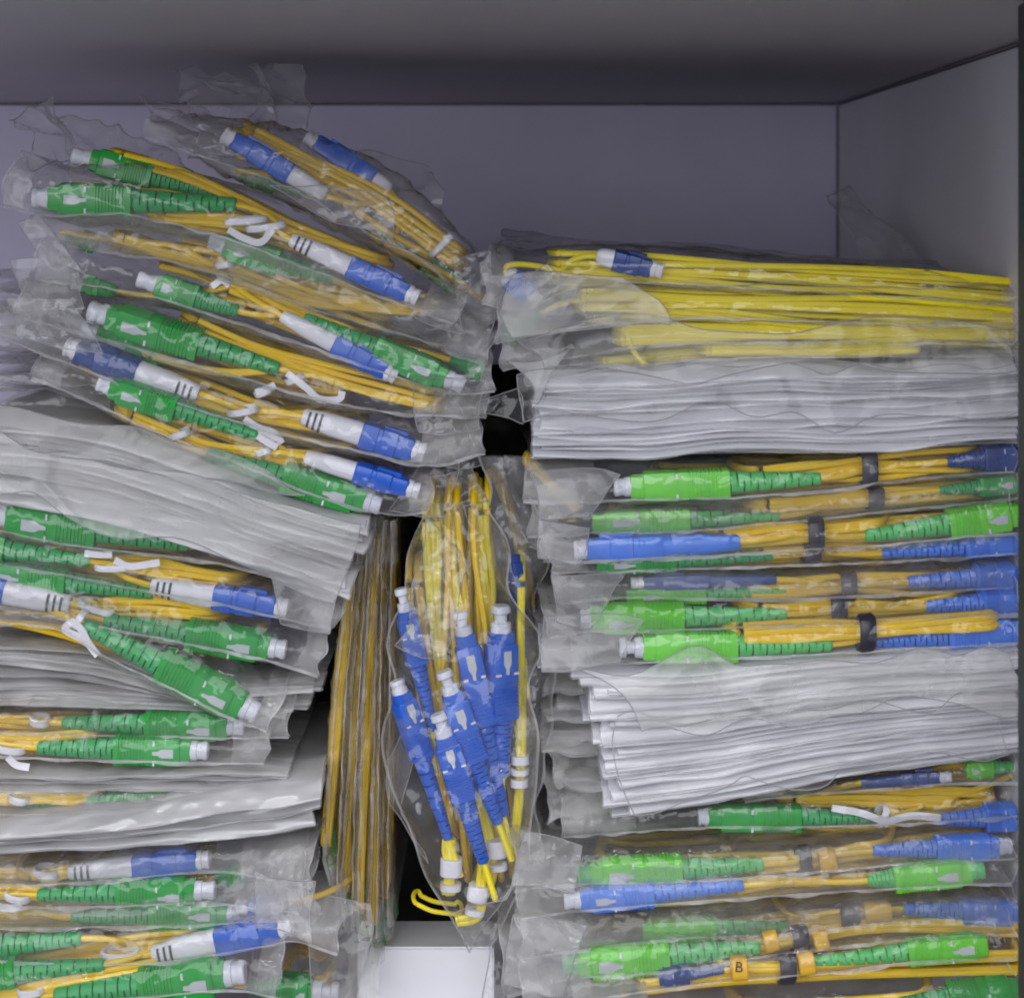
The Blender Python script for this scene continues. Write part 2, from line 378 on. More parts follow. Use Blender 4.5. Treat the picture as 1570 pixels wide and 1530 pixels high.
def tie(parent, org, pos, ang, half, col, Y, width=2.2, deep=3.4, tails=()):
    """flat tie wrapped round the bundle, ang = direction of the bundle in the picture plane"""
    c = at(*pos, Y); a = math.radians(ang)
    ex = np.array([math.cos(a), 0, -math.sin(a)]); uz = np.array([math.sin(a), 0, math.cos(a)]); fy = np.array([0, -1.0, 0])
    t = np.linspace(0, 2 * math.pi, 28, endpoint=False); hh = half * PX; dd = deep * MM; G = []
    wv = width * MM / 2
    for x, k in ((-wv, 1.0), (-wv * .7, 1.12), (wv * .7, 1.12), (wv, 1.0), (wv * .7, .9), (-wv * .7, .9), (-wv, 1.0)):
        e = np.sign(np.cos(t)) * np.abs(np.cos(t)) ** .8, np.sign(np.sin(t)) * np.abs(np.sin(t)) ** .8
        sk = 0.0005 * np.sin(t + 1)
        G.append(c + ex * x + np.outer(e[0] * hh * k, uz) + np.outer(e[1] * dd * k, fy) + np.outer(sk, ex))
    mb = MB(); mb.grid(np.array(G), False, True)
    o = mb.build('cable_tie', M[col], parent, org)
    for q in tails:
        P = spline([at(p[0], p[1], Y - 0.0035 + (p[2] if len(p) > 2 else 0)) for p in q], 24)
        T = np.gradient(P, axis=0); T /= np.linalg.norm(T, axis=1)[:, None]
        Nn = np.cross(T, [0, -1.0, 0]); Nn /= np.linalg.norm(Nn, axis=1)[:, None] + 1e-9
        wd = 0.0011; th = np.array([0, -0.0005, 0]); tw = np.linspace(.5, 1.2, 24)[:, None]
        G = np.stack([P + Nn * wd, P + Nn * wd * .9 + th, P - Nn * wd * .9 + th + tw * np.array([0, .0004, 0]), P - Nn * wd], 1)
        mb = MB(); mb.loops(G); mb.build('tie_tail', M[col], o, org)
    return o
def sleeve_ring(parent, org, pos, ang, half, ln, col, Y, name='marker_ring'):
    c = at(*pos, Y); a = math.radians(ang)
    ex = np.array([math.cos(a), 0, -math.sin(a)]); uz = np.array([math.sin(a), 0, math.cos(a)]); fy = np.array([0, -1.0, 0])
    h = half * PX; l = ln * PX; mb = MB()
    extr(mb, c - ex * l / 2, ex, fy, uz, [(0, h * .9, h * .9), (l * .08, h, h), (l * .92, h, h), (l, h * .9, h * .9)], 20, 3)
    return mb.build(name, M[col], parent, org)

# ------------------------------------------------------------------ bags
def bag(name, label, cat, group, spine, y0, mat, depth=0.15, k=0.55, r=0.011, amp=0.9, nu=None, seam=True, hang=0.8, back=0.35, end_line=True, lx=1.0, pointed=False):
    """A flattened bag lying on the pile, its mouth edge to the viewer.
    spine rows: px, py, half height in px, fullness (0 = two flat films, 1 = puffed)"""
    sp = np.asarray(spine, float)
    length = np.abs(np.diff(sp[:, :2], axis=0)).sum()
    nu = nu or int(np.clip(length / 5, 30, 150))
    S = spline(sp, nu); h = np.maximum(S[:, 2], 1.0) * PX; full = np.clip(S[:, 3], 0, 1)
    C = np.array([at(x, y, y0) for x, y in S[:, :2]])
    T = np.gradient(C, axis=0); T /= np.linalg.norm(T, axis=1)[:, None]
    U = np.stack([-T[:, 2], np.zeros(nu), T[:, 0]], 1)                         # up, across the spine
    sg = np.sign(sp[-1, 0] - sp[0, 0]) if abs(sp[-1, 0] - sp[0, 0]) > abs(sp[-1, 1] - sp[0, 1]) else 1
    U *= sg
    sd = nseed(); n1, n2, n3 = Noise(sd, .030), Noise(sd + 5000, .013), Noise(sd + 9000, .006)
    a0 = math.asin(-k); na, nb = 16, 6
    at_ = np.linspace(a0, math.pi / 2, na); ab_ = np.linspace(a0, -math.pi / 2, 8)
    def path(angs, sgn, nbk, dz):
        y = r * (1 - np.cos(angs)); z = np.sin(angs)
        v = np.linspace(0, 1, nbk + 1)[1:] ** 1.4
        y = np.r_[y, r + v * (depth - r)]
        z = np.r_[z, sgn * (1 - v * (1 - back))]
        return y, z
    yt, zt = path(at_, 1, nb, 0); yb, zb = path(ab_, -1, nb, 0)
    if pointed:
        a_ = np.linspace(0, 1, na) ** 1.5; b_ = np.linspace(0, 1, 8) ** 1.5
        yt[:na] = r * a_; zt[:na] = -k + (1 + k) * a_ ** .6
        yb[:8] = r * b_; zb[:8] = -k + (-1 + k) * b_ ** .6
    # flat films: bottom one follows the top one half a millimetre behind
    tq = np.linspace(0, 1, len(yb)); ytq = np.interp(tq, np.linspace(0, 1, len(yt)), yt); ztq = np.interp(tq, np.linspace(0, 1, len(zt)), zt)
    def surf(y, z):
        return C[:, None, :] + U[:, None, :] * (z * h[:, None])[..., None] + np.array([0, 1.0, 0]) * y[..., None]
    ft = full[:, None]
    top = surf(np.repeat(yt[None], nu, 0), np.repeat(zt[None], nu, 0))
    bot = surf(ft * yb[None] + (1 - ft) * (ytq[None] + .0006), ft * zb[None] + (1 - ft) * ztq[None])
    def crumple(G, s):
        P = G.copy(); P[..., 1] *= 0.8; P[..., 0] *= lx
        d = amp * MM * (0.55 * n1(P + s) + 0.7 * (ridged(n2(P + s)) - .5) + 0.38 * (ridged(n3(P + s)) - .4))
        dirn = U[:, None, :] * 0.45 + np.array([0, -1.0, 0]) * 0.9
        wgt = np.linspace(0.5, 1, G.shape[1])[None, :, None] ** .5
        flat = 1 + 0.3 * (1 - ft)[..., None]
        return G + dirn * d[..., None] * wgt * flat
    top = crumple(top, 0.0); bot = crumple(bot, 0.13)
    # ragged ends
    nr = Noise(sd + 21, .010); fs = np.linspace(0, 1, nu)
    for G in (top, bot):
        for e, sgn in ((0, -1), (-1, 1)):
            we = np.clip(1 - np.abs(fs - (0 if e == 0 else 1)) * length * PX / .014, 0, 1)
            rg = nr(G[e] * np.array([1, .4, 1])) * .0008 * np.clip(h[e] / .004, .2, 1)
            G += (we[:, None] * rg[None, :])[..., None] * T[:, None, :]
    # common seam line
    sm = (top[:, 0] + bot[:, 0]) / 2; top[:, 0] = sm; bot[:, 0] = sm
    org = at(*sp[len(sp) // 2, :2], y0 + 0.01) - np.array([0, 0, h.max()])
    mb = MB(); mb.grid(top); mb.grid(bot)
    o = mb.build(name, mat, None, org, sharp=None)
    if not pointed:
        o.data.materials.append(M['backfilm']); o.data.materials.append(M['endfilm'])
        idx = np.zeros(len(o.data.polygons), dtype=np.int32); kt = top.shape[1] - 1; m = (nu - 1) * kt
        idx[m:] = 1; idx[:m] = np.where(np.repeat(full[:-1], kt) < .5, 2, 0)
        o.data.polygons.foreach_set('material_index', idx)
    tag(o, label, cat, group)
    if seam:
        wl = hang * MM * (0.7 + 0.5 * np.abs(n1(sm * 1.3 + .4)))[:, None]
        d = -U * 0.85 + np.array([0, -0.45, 0]) + (n2(sm * 1.1 + .2) * .35)[:, None] * np.array([0, 1.0, 0])
        G = np.stack([sm + np.array([0, -.0001, 0]), sm + d * wl * .5 + np.array([0, -.0002, 0]), sm + d * wl], 1)
        ms = MB(); ms.grid(G)
        if end_line:
            for e, sgn in ((0, -1), (-1, 1)):
                row = top[e, :na + 1]; t = T[e] * sgn
                ms.grid(np.stack([row + np.array([0, -.0002, 0]), row + t * .0005 + np.array([0, -.0003, 0])], 1))
        ms.build('sealed_edge', M['seal'], o, org, sharp=None)
    return o, org
def flap(parent, org, corners, mat, amp=1.5, n=26, curl=0.0, ragged=2.2, name='loose_flap', lam=.03):
    """loose sheet of film; corners: four (px, py, Y) round the outline"""
    c = [at(*p) for p in corners]; s = np.linspace(0, 1, n)
    u, v = np.meshgrid(s, s, indexing='ij'); u = u[..., None]; v = v[..., None]
    G = (1 - u) * (1 - v) * c[0] + u * (1 - v) * c[1] + u * v * c[2] + (1 - u) * v * c[3]
    sd = nseed(); n1, n2 = Noise(sd, lam), Noise(sd + 7000, lam * .45)
    d = amp * MM * (n1(G) + 0.7 * (ridged(n2(G)) - .5)) + curl * MM * (np.sin(u[..., 0] * math.pi) * np.sin(v[..., 0] * math.pi))
    nrm = np.cross(c[1] - c[0], c[3] - c[0]); nrm = nrm / np.linalg.norm(nrm)
    if nrm[1] > 0: nrm = -nrm
    G = G + nrm * d[..., None]
    na_, nb_ = Noise(sd + 11, .035), Noise(sd + 12, .035); eu = (c[1] - c[0]) / np.linalg.norm(c[1] - c[0]); ev = np.cross(nrm, eu)
    G = G + eu * (na_(G) * ragged * MM)[..., None] + ev * (nb_(G) * ragged * MM)[..., None]
    mb = MB(); mb.grid(G)
    edge = np.vstack([G[:, 0], G[-1, 1:], G[::-1, -1][1:], G[0, ::-1][1:]])
    o = mb.build(name, mat, parent, org, sharp=None)
    me = MB(); tube(me, edge, 0.00016, 4); me.build('film_edge', M['edge'], o, org)
    return o

CORDS = []
def cord(label, blabel, spine, items, y0=0.0, mat='clear', bagkw=None, group=None, bgroup=None, wire='yellow', fill=5, dy=0.0072):
    """one patch cord in its own bag"""
    bagkw = bagkw or {}
    o, borg = bag('plastic_bag', blabel, 'bag', bgroup, spine, y0, M[mat], **bagkw)
    mid = np.asarray(spine, float)[len(spine) // 2]
    org = at(mid[0], mid[1] + 12, y0 + 0.008)
    root = tag(empty('patch_cord', org), label, 'cable', group)
    wires = MB(); ends = []; mids = []
    for it in items:
        kind, a, kw = it[0], list(it[1:-1]), dict(it[-1])
        Y = y0 + dy + kw.pop('dy', 0)
        if kind == 'sc': ends.append(sc_connector(root, org, a[0], a[1], a[2], Y, **kw))
        elif kind == 'lc': ends.append(lc_connector(root, org, a[0], a[1], Y, **kw))
        elif kind == 'wire':
            bundle(wires, a[0], a[1], a[2], Y + 0.002, **kw)
            mids.append(spline([at(p[0], p[1], Y + 0.002) for p in a[0]], 30))
        elif kind == 'tie': tie(root, org, a[0], a[1], a[2], a[3], Y + .001, **kw)
        elif kind == 'ring': sleeve_ring(root, org, a[0], a[1], a[2], a[3], a[4], Y, **kw)
    sa = np.asarray(spine, float); good = sa[sa[:, 3] >= .6]
    if fill and len(good) >= 2:
        g = spline(good[:, :3], 12)[1:-1]
        bundle(wires, [(p[0], p[1]) for p in g], fill, float(g[:, 2].mean()) * .55, y0 + dy + .010, squash=.2)
    if mids:
        allm = np.vstack(mids)
        for A, B, ex in ends:
            d = allm - B; along = d @ ex; dist = np.linalg.norm(d, axis=1)
            score = np.abs(dist - .018) + np.where(along > 0, 0, .02)
            g = allm[int(np.argmin(score))]
            if np.linalg.norm(g - B) < 0.06: lead(wires, B, ex, g)
            else: lead(wires, B, ex, B + ex * .012 + np.array([0, .012, 0]))
    else:
        for A, B, ex in ends: lead(wires, B, ex, B + ex * .02 + np.array([0, .02, 0]))
    wires.build('cable', M[wire], root, org)
    return root, org, o, borg
def W(pts, n=4, sp=10, **k): return ('wire', pts, n, sp, k)
def S(tip, tail, col='green', **k): return ('sc', tip, tail, col, k)
def L(tip, tail, **k): return ('lc', tip, tail, k)
def T(pos, ang, half, col='white', **k): return ('tie', pos, ang, half, col, k)
def R(pos, ang, half, ln, col='white', **k): return ('ring', pos, ang, half, ln, col, k)

ORD = ['topmost', 'second', 'third', 'fourth', 'fifth', 'sixth', 'seventh', 'eighth', 'ninth', 'tenth', 'eleventh', 'twelfth', 'thirteenth', 'fourteenth', 'fifteenth', 'sixteenth', 'seventeenth',
       'eighteenth', 'nineteenth', 'twentieth', 'twenty-first', 'twenty-second', 'twenty-third', 'twenty-fourth', 'twenty-fifth', 'twenty-sixth', 'twenty-seventh', 'twenty-eighth', 'twenty-ninth', 'thirtieth']
def sleeves(label, group, top, bot, n, y0, mat, jx=20, jy=0.004, over=0.75, depth=0.15, wob=3.0, ends='both', amp=0.5, droop=0, end_full=.05, r=.006):
    """a run of flat layered bags, one object each, between a top and a bottom line"""
    tp, bt = spline(top, 9), spline(bot, 9); sd = nseed(); nz = Noise(sd, .08)
    wt = RNG.uniform(.35, 1.0, n) ** 1.6; wt = wt / wt.sum(); mid = np.cumsum(wt) - wt / 2
    H = np.abs(tp[:, 1] - bt[:, 1])
    for i in range(n):
        f = mid[i]; P = tp * (1 - f) + bt * f
        P[:, 1] += wob * nz(np.stack([P[:, 0] * PX, np.full(9, f * .06), np.full(9, sd * .1)], 1)) + min(wob * .6, H.mean() * wt[i] * .3) * RNG.normal(size=9)
        dx0, dx1 = RNG.uniform(-jx, jx), RNG.uniform(-jx, jx); wgt = np.linspace(1, 0, 9) ** 2
        P[:, 0] += dx0 * wgt * (ends in ('both', 'start')) + dx1 * wgt[::-1] * (ends in ('both', 'end'))
        h = H * wt[i] * .5 * over * 1.5 * RNG.uniform(.75, 1.3, 9); fl = np.full(9, 1.0)
        if ends in ('both', 'start'): h[0] *= 1.2; fl[0] = end_full
        if ends in ('both', 'end'): h[-1] *= 1.2; fl[-1] = end_full; P[-1, 1] += droop
        sp = np.column_stack([P, h, fl])
        nth = 'lowest' if i == n - 1 else ORD[i] + ('' if i == 0 else ' from above,')
        bag('plastic_sleeve', f'{nth} {label}', 'bag', group, sp, y0 + RNG.uniform(-jy, jy), M[mat], depth=depth, k=RNG.uniform(.45, .95), r=r, amp=amp, nu=90, hang=RNG.uniform(.15, .5), lx=.3, pointed=True)

# ================================================================== LEANING STACK (upper, cords slope down)
LG = 'bags in the leaning stack'; LC = 'cords in the leaning stack'
cord('yellow cord with two slim blue plugs on top of the leaning stack', 'thin clear bag on top of the leaning stack, crumpled up to the shelf above',
     [(225, 190, 25, .2), (340, 222, 46, 1), (470, 262, 62, 1), (600, 335, 62, 1), (690, 400, 42, .8), (752, 490, 55, .05)],
     [L((358, 215), (500, 300), h=36, body=.62, dy=-.002, marks=False), L((484, 218), (598, 292), h=34, body=.78, dy=.012, marks=False),
      S((372, 268), (470, 300), 'green', h=32, dy=.016, cap=4), S((715, 450), (585, 358), 'green', h=34, dy=.016, cap=0),
      W([(385, 214), (480, 258), (560, 300), (625, 345), (684, 385)], 6, 18, dy=.004), T((676, 376), 40, 22, 'white', dy=.003),
      W([(590, 372), (660, 410), (725, 450)], 2, 4, dy=.010)],
     y0=.012, mat='clearlight', bagkw=dict(amp=1.6, depth=.13), group=LC, bgroup=LG)
TOPBAG = bpy.data.objects['plastic_bag']; tb = np.array(TOPBAG.location)
flap(TOPBAG, tb, [(300, 245, .03), (258, 95, .06), (385, 120, .07), (440, 250, .05)], M['crumple'], 2.4, 40, 4, ragged=3)
flap(TOPBAG, tb, [(365, 235, .05), (378, 118, .07), (476, 52, .085), (448, 215, .07)], M['crumple'], 2.2, 40, -3, ragged=3)
flap(TOPBAG, tb, [(270, 230, .045), (220, 133, .05), (330, 175, .06), (420, 260, .05)], M['pinkfilm'], 1.4, 26)
flap(TOPBAG, tb, [(500, 275, .03), (470, 225, .05), (650, 240, .06), (700, 380, .04)], M['crumple'], 1.5, 26)
cord('yellow cord with square green plug and looped white tie, second in the leaning stack', 'clear bag around the green plug with looped white tie, pointed corner in the air',
     [(8, 280, 55, .1), (70, 300, 48, .8), (200, 300, 50, 1), (350, 335, 52, 1), (500, 392, 48, 1), (620, 445, 36, .7), (702, 478, 30, .02)],
     [S((76, 304), (362, 314), 'green', h=50, roll=-4, body=.45, cap=5), S((140, 246), (330, 296), 'green', h=44, dy=.012, cap=6),
      W([(190, 243), (280, 270), (370, 308), (440, 345), (540, 385)], 3, 8, dy=.008), W([(255, 333), (340, 338), (420, 350), (500, 378), (560, 400)], 4, 12, dy=.004),
      T((378, 338), 82, 30, 'white', width=2.3, tails=[[(350, 352), (375, 366), (400, 372), (418, 352)]]), T((408, 348), 78, 28, 'white', width=2.3),
      L((625, 450), (446, 367), h=37, body=.5, roll=0)], y0=-.004, bagkw=dict(amp=1.2), group=LC, bgroup=LG)
b2 = bpy.data.objects['plastic_bag.001']; o2 = np.array(b2.location)
flap(b2, o2, [(60, 275, .01), (22, 168, .03), (95, 158, .04), (120, 255, .03)], M['crumple'], 1.6, 22)
flap(b2, o2, [(110, 270, .015), (90, 165, .04), (200, 195, .05), (330, 285, .03)], M['crumple'], 1.4, 24)
flap(b2, o2, [(415, 292, .004), (520, 287, .002), (585, 305, .002), (608, 392, .004)], M['milky'], .8, 20)
cord('yellow cord whose square green plug shows through milky film, third in the leaning stack', 'hazy bag with long yellow bend near the corner of the leaning stack',
     [(45, 350, 30, .1), (140, 360, 36, .4), (250, 378, 35, .8), (340, 395, 46, 1), (480, 445, 48, 1), (620, 485, 46, .9), (748, 540, 36, .05)],
     [S((345, 376), (510, 430), 'green', h=44, cap=5, dy=-.001), W([(352, 412), (420, 440), (500, 460), (570, 470), (628, 470)], 5, 15, dy=.002),
      W([(190, 372), (270, 392), (350, 420)], 4, 12, dy=.004), T((345, 405), 70, 14, 'white', tails=[[(325, 440), (340, 430), (352, 438)]]),
      S((150, 375), (100, 360), 'green', h=30, dy=.012, cap=0)],
     y0=.001, mat='milky', bagkw=dict(amp=1.2), group=LC, bgroup=LG)
cord('yellow cord with dark green plug and short blue plug side by side near the gap', 'clear bag whose end droops into the dark gap beside dark green plug',
     [(55, 400, 45, .2), (200, 425, 38, 1), (330, 458, 42, 1), (470, 502, 46, 1), (600, 548, 46, 1), (700, 582, 36, .9), (752, 580, 38, .2)],
     [S((240, 437), (365, 478), 'green', h=42, cap=6), S((684, 580), (466, 488), 'green', h=44, cap=6, roll=-5, body=.5), S((742, 568), (690, 552), 'green', h=36, dy=.012, cap=0),
      L((592, 570), (432, 484), h=33, body=.5, dy=-.002, marks=False), W([(355, 438), (420, 462), (475, 490), (520, 510)], 5, 14, dy=.001), L((128, 437), (180, 448), h=28, col='green', bootcol='greenboot', marks=False, dy=.004)],
     y0=-.003, bagkw=dict(amp=1.2), group=LC, bgroup=LG)
cord('yellow cord with long bright green plug above the curled white tie', 'clear bag around the long green plug, above the curled white tie',
     [(20, 462, 36, .1), (120, 484, 42, .9), (300, 530, 48, 1), (430, 572, 42, 1), (560, 605, 36, 1), (660, 622, 26, .5), (745, 625, 26, .02)],
     [S((165, 484), (428, 566), 'green', h=48, roll=-18, body=.54, cap=6), S((150, 512), (290, 560), 'green', h=40, dy=.004, cap=5, body=.7),
      W([(300, 505), (380, 535), (460, 560), (550, 590), (645, 616)], 6, 18, dy=.0015), W([(235, 545), (300, 565), (350, 572), (395, 570)], 2, 4, dy=-.002),
      T((452, 580), 55, 14, 'white', tails=[[(440, 572), (470, 595), (490, 612), (520, 612), (525, 600)]]), T((405, 600), 60, 14, 'white', tails=[[(392, 602), (410, 596), (422, 590)]])],
     y0=-.006, bagkw=dict(amp=1.1), group=LC, bgroup=LG)
cord('yellow cord with blue plugs at both ends on long white boots', 'clear bag with a blue plug on a white boot at each end',
     [(-20, 492, 30, .1), (95, 532, 36, .9), (220, 576, 42, 1), (340, 616, 40, 1), (460, 646, 42, 1), (580, 676, 38, 1), (655, 692, 38, .4), (738, 672, 40, 0)],
     [L((118, 537), (305, 603), h=40, body=.5, col='darkblue'), L((634, 690), (464, 638), h=42, body=.47, roll=0), W([(235, 588), (320, 618), (400, 640), (480, 648)], 5, 13, dy=.001),
      T((372, 630), 75, 22, 'white', width=2.3, tails=[[(375, 642), (395, 655), (420, 664), (432, 680)], [(385, 650), (410, 668), (428, 672)]])],
     y0=-.008, bagkw=dict(amp=1.0), group=LC, bgroup=LG)
cord('lowest cord of the leaning stack, yellow, with two green plugs and a blue one', 'lowest clear bag of the leaning stack, its end hanging over the standing bags',
     [(50, 565, 22, .1), (160, 602, 36, 1), (270, 648, 44, 1), (390, 692, 46, 1), (500, 738, 46, 1), (590, 766, 36, .8), (655, 765, 34, .05)],
     [S((170, 592), (395, 668), 'green', h=42, cap=4, body=.45), S((560, 768), (318, 696), 'green', h=46, roll=-8, cap=5, body=.52), L((626, 748), (468, 700), h=33, body=.52, dy=-.002, marks=False),
      W([(205, 640), (260, 662), (320, 686), (400, 700), (455, 706)], 5, 12, dy=.001), T((276, 665), 65, 15, 'white'), T((405, 690), 60, 12, 'white', tails=[[(395, 668), (410, 678), (425, 686)]])],
     y0=-.010, bagkw=dict(amp=1.1), group=LC, bgroup=LG)
b7 = bpy.data.objects['plastic_bag.006']; o7 = np.array(b7.location)
flap(b7, o7, [(640, 700, .004), (688, 700, .002), (680, 780, -.004), (600, 790, -.002)], M['clear'], 1.2, 22)
flap(b7, o7, [(660, 720, .014), (715, 695, .012), (748, 768, .010), (680, 786, .010)], M['milky'], 1.0, 20)
# films that stick out at the open side of the leaning stack
tag(flap(None, at(690, 690, .01), [(560, 640, .012), (690, 600, .014), (738, 690, .010), (620, 700, .006)], M['clear'], 1.0, 22, name='plastic_film'), 'loose clear film between the blue plug and the dark gap', 'film')
for lab, c, mt in (('pale film corner jutting over the gap beside the third yellow bend', [(640, 455, .004), (700, 470, .000), (696, 500, -.004), (640, 482, -.002)], 'milky'),
                   ('dim film sheet hanging between the top bag and lemon-yellow bags', [(690, 400, .012), (748, 395, .010), (752, 540, .004), (715, 510, .008)], 'clear'),
                   ('grey film fold under the dark green plug at the gap', [(640, 590, -.002), (735, 575, .002), (738, 640, -.002), (660, 640, -.004)], 'clear')):
    tag(flap(None, at(c[2][0], c[2][1], c[2][2]), c, M[mt], 1.1, 22, name='plastic_film'), lab, 'film')
sleeves('thin clear sleeve edge poking out behind the leaning stack', 'sleeves behind the leaning stack', [(-40, 420), (60, 440), (130, 470)], [(-40, 640), (80, 640), (200, 660)], 9, .03, 'milky', jx=40, ends='end', amp=1.0, wob=5)

# ================================================================== LOWER STACK OF FLAT BAGS (left)
sleeves('frosted empty-looking sleeve in the band under the leaning stack', 'frosted sleeves under the leaning stack', [(-60, 645), (120, 655), (300, 712), (440, 768), (565, 800)], [(-60, 752), (150, 790), (350, 850), (522, 905)], 12, -.008, 'dull', jx=12, jy=.002, ends='end', over=1.5, wob=2, amp=.6)
for lab, c, mt in (('broad glossy film sheet over the frosted sleeves under the leaning stack', [(-60, 650, -.014), (545, 800, -.014), (520, 898, -.017), (-60, 755, -.018)], 'hazy'),
                   ('narrow film fold along the top of the frosted sleeves', [(-60, 628, -.010), (320, 690, -.012), (470, 772, -.013), (-60, 668, -.013)], 'hazy')):
    tag(flap(None, at(c[2][0], c[2][1], c[2][2]), c, M['frostclear2'], 1.0, 40, name='plastic_film', lam=.05), lab, 'film')
DG = 'bags in the lower stack of green plugs'; DC = 'cords in the lower stack of green plugs'
cord('cord with large glossy green plug directly below the frosted sleeves', 'clear bag around the large glossy green plug below the frosted sleeves',
     [(-60, 772, 42, 1), (10, 790, 46, 1), (150, 816, 46, 1), (300, 842, 28, .9), (420, 872, 18, .4), (518, 902, 22, .02)],
     [S((12, 790), (290, 834), 'green', h=54, roll=-14, body=.5, cap=5), W([(290, 834), (330, 838), (370, 848)], 3, 5, dy=.004)],
     y0=-.006, bagkw=dict(amp=.9), group=DC, bgroup=DG)
cord('yellow cord with white-booted blue plug pointing at the standing bags', 'clear bag with white-booted blue plug at its flat grey end',
     [(-60, 836, 30, 1), (0, 846, 32, 1), (130, 868, 36, 1), (240, 890, 34, 1), (330, 905, 34, 1), (430, 930, 32, .7), (515, 945, 36, .02)],
     [S((-120, 826), (138, 860), 'green', h=40, cap=0), L((424, 930), (232, 898), h=40, body=.5, roll=0), W([(100, 852), (180, 866), (260, 875), (340, 888)], 5, 16, dy=.002),
      T((173, 868), 85, 25, 'white', width=2.1, tails=[[(130, 848), (150, 850), (172, 850)], [(176, 858), (200, 868), (245, 862)]])],
     y0=-.007, bagkw=dict(amp=.9), group=DC, bgroup=DG)
cord('yellow cord with white boot, slack tie and two green plugs fanned apart', 'clear bag around two green plugs that fan apart, ragged corner at the gap',
     [(-60, 900, 40, 1), (0, 906, 40, 1), (140, 932, 46, 1), (300, 966, 42, 1), (420, 992, 40, .9), (490, 1012, 44, .05)],
     [S((-30, 876), (235, 910), 'green', h=40, cap=0, dy=.003), L((-90, 890), (108, 926), h=42, body=.5, roll=0), S((414, 992), (160, 950), 'green', h=46, roll=-12, cap=5),
      W([(80, 918), (150, 930), (230, 930), (310, 938)], 5, 15, dy=.002), T((148, 930), 105, 26, 'white', width=2.1)],
     y0=-.010, bagkw=dict(amp=1.0), group=DC, bgroup=DG)
cord('cord with green plug angled steeply down out of its row', 'crinkled clear bag around the steeply angled green plug',
     [(-60, 940, 22, .6), (80, 950, 24, .7), (170, 985, 44, 1), (260, 1022, 52, 1), (350, 1072, 46, 1), (415, 1098, 44, .1)],
     [S((372, 1082), (128, 958), 'green', h=50, roll=-15, body=.52, cap=5), W([(60, 928), (110, 940), (160, 955)], 3, 7, dy=.004),
      T((122, 948), 30, 16, 'white', tails=[[(108, 950), (125, 965), (135, 985), (150, 1005)], [(112, 952), (100, 965), (130, 980)]])],
     y0=-.014, bagkw=dict(amp=1.2), group=DC, bgroup=DG)
sleeves('thin grey sleeve layered below the steeply angled green plug', 'grey sleeves below the angled plug', [(-60, 985), (150, 1005), (300, 1050), (475, 1045)], [(-60, 1085), (180, 1088), (330, 1090), (450, 1095)], 9, -.004, 'sleeve', jx=22, ends='end', over=.8, amp=.9)
cord('cord with green plug wrapped in glinting film under the grey sleeves', 'glinting clear bag directly under the thin grey sleeves',
     [(-60, 1106, 30, 1), (100, 1110, 30, 1), (250, 1112, 32, 1), (350, 1112, 36, .9), (445, 1108, 40, .02)],
     [S((350, 1112), (96, 1108), 'green', h=42, cap=5, roll=-15), W([(-40, 1104), (40, 1106), (110, 1108)], 4, 9, dy=.003), T((62, 1104), 90, 14, 'white', width=2.3)],
     y0=-.010, bagkw=dict(amp=1.4), group=DC, bgroup=DG)
cord('cord with green plug showing its white key, above the brownish sleeves', 'clear bag with square corners above the brownish sleeves',
     [(-60, 1140, 32, 1), (60, 1145, 32, 1), (200, 1150, 32, 1), (310, 1152, 32, .8), (410, 1152, 36, .02)],
     [S((294, 1150), (58, 1146), 'green', h=44, roll=0, cap=5), W([(-50, 1134), (40, 1134), (120, 1128)], 4, 10, dy=.001), T((16, 1145), 95, 22, 'white', width=2.3, tails=[[(12, 1160), (25, 1172), (45, 1176)]])],
     y0=-.014, bagkw=dict(amp=1.0), group=DC, bgroup=DG)
sleeves('brownish sleeve in the thin band above the bulging white bag', 'brownish sleeves in the lower stack', [(-60, 1180), (200, 1182), (440, 1190)], [(-60, 1215), (200, 1212), (435, 1208)], 4, -.006, 'sleeve', jx=14, ends='end', over=.9, amp=.9)
cord('cord with dim green boot seen through hazy film below brownish sleeves', 'hazy greenish bag just above the bulging white bag',
     [(-60, 1232, 34, 1), (100, 1232, 32, 1), (200, 1232, 30, 1), (330, 1228, 26, .6), (440, 1208, 18, .02)],
     [S((300, 1228), (30, 1232), 'green', h=34, cap=0, dy=.005), W([(-50, 1218), (40, 1222), (110, 1224)], 4, 8), T((30, 1222), 95, 14, 'white', width=2.3)],
     y0=-.009, mat='milky', bagkw=dict(amp=.9), group=DC, bgroup=DG)
sleeves('bulging white sleeve sweeping up towards the standing bags', 'bulging white sleeves in the lower stack', [(-60, 1278), (180, 1258), (360, 1225), (488, 1212)], [(-60, 1310), (200, 1298), (390, 1285), (490, 1262)], 3, -.014, 'dull', jx=8, ends='end', over=1.0, amp=1.0, wob=2)
cord('cord with faded blue plug and white boot under the bulging white bag', 'milky bag directly below the bulging white bag',
     [(-60, 1346, 30, 1), (80, 1340, 30, 1), (200, 1330, 32, 1), (330, 1320, 30, .7), (420, 1330, 40, .1), (480, 1335, 50, .02)],
     [L((304, 1318), (106, 1336), h=36, body=.5, roll=0), W([(50, 1342), (90, 1338), (120, 1334)], 3, 8), T((72, 1335), 90, 18, 'white', width=2.3), L((372, 1340), (330, 1345), h=30, col='green', marks=False, bootcol='greenboot', dy=.006)],
     y0=-.008, mat='milky', bagkw=dict(amp=1.0), group=DC, bgroup=DG)
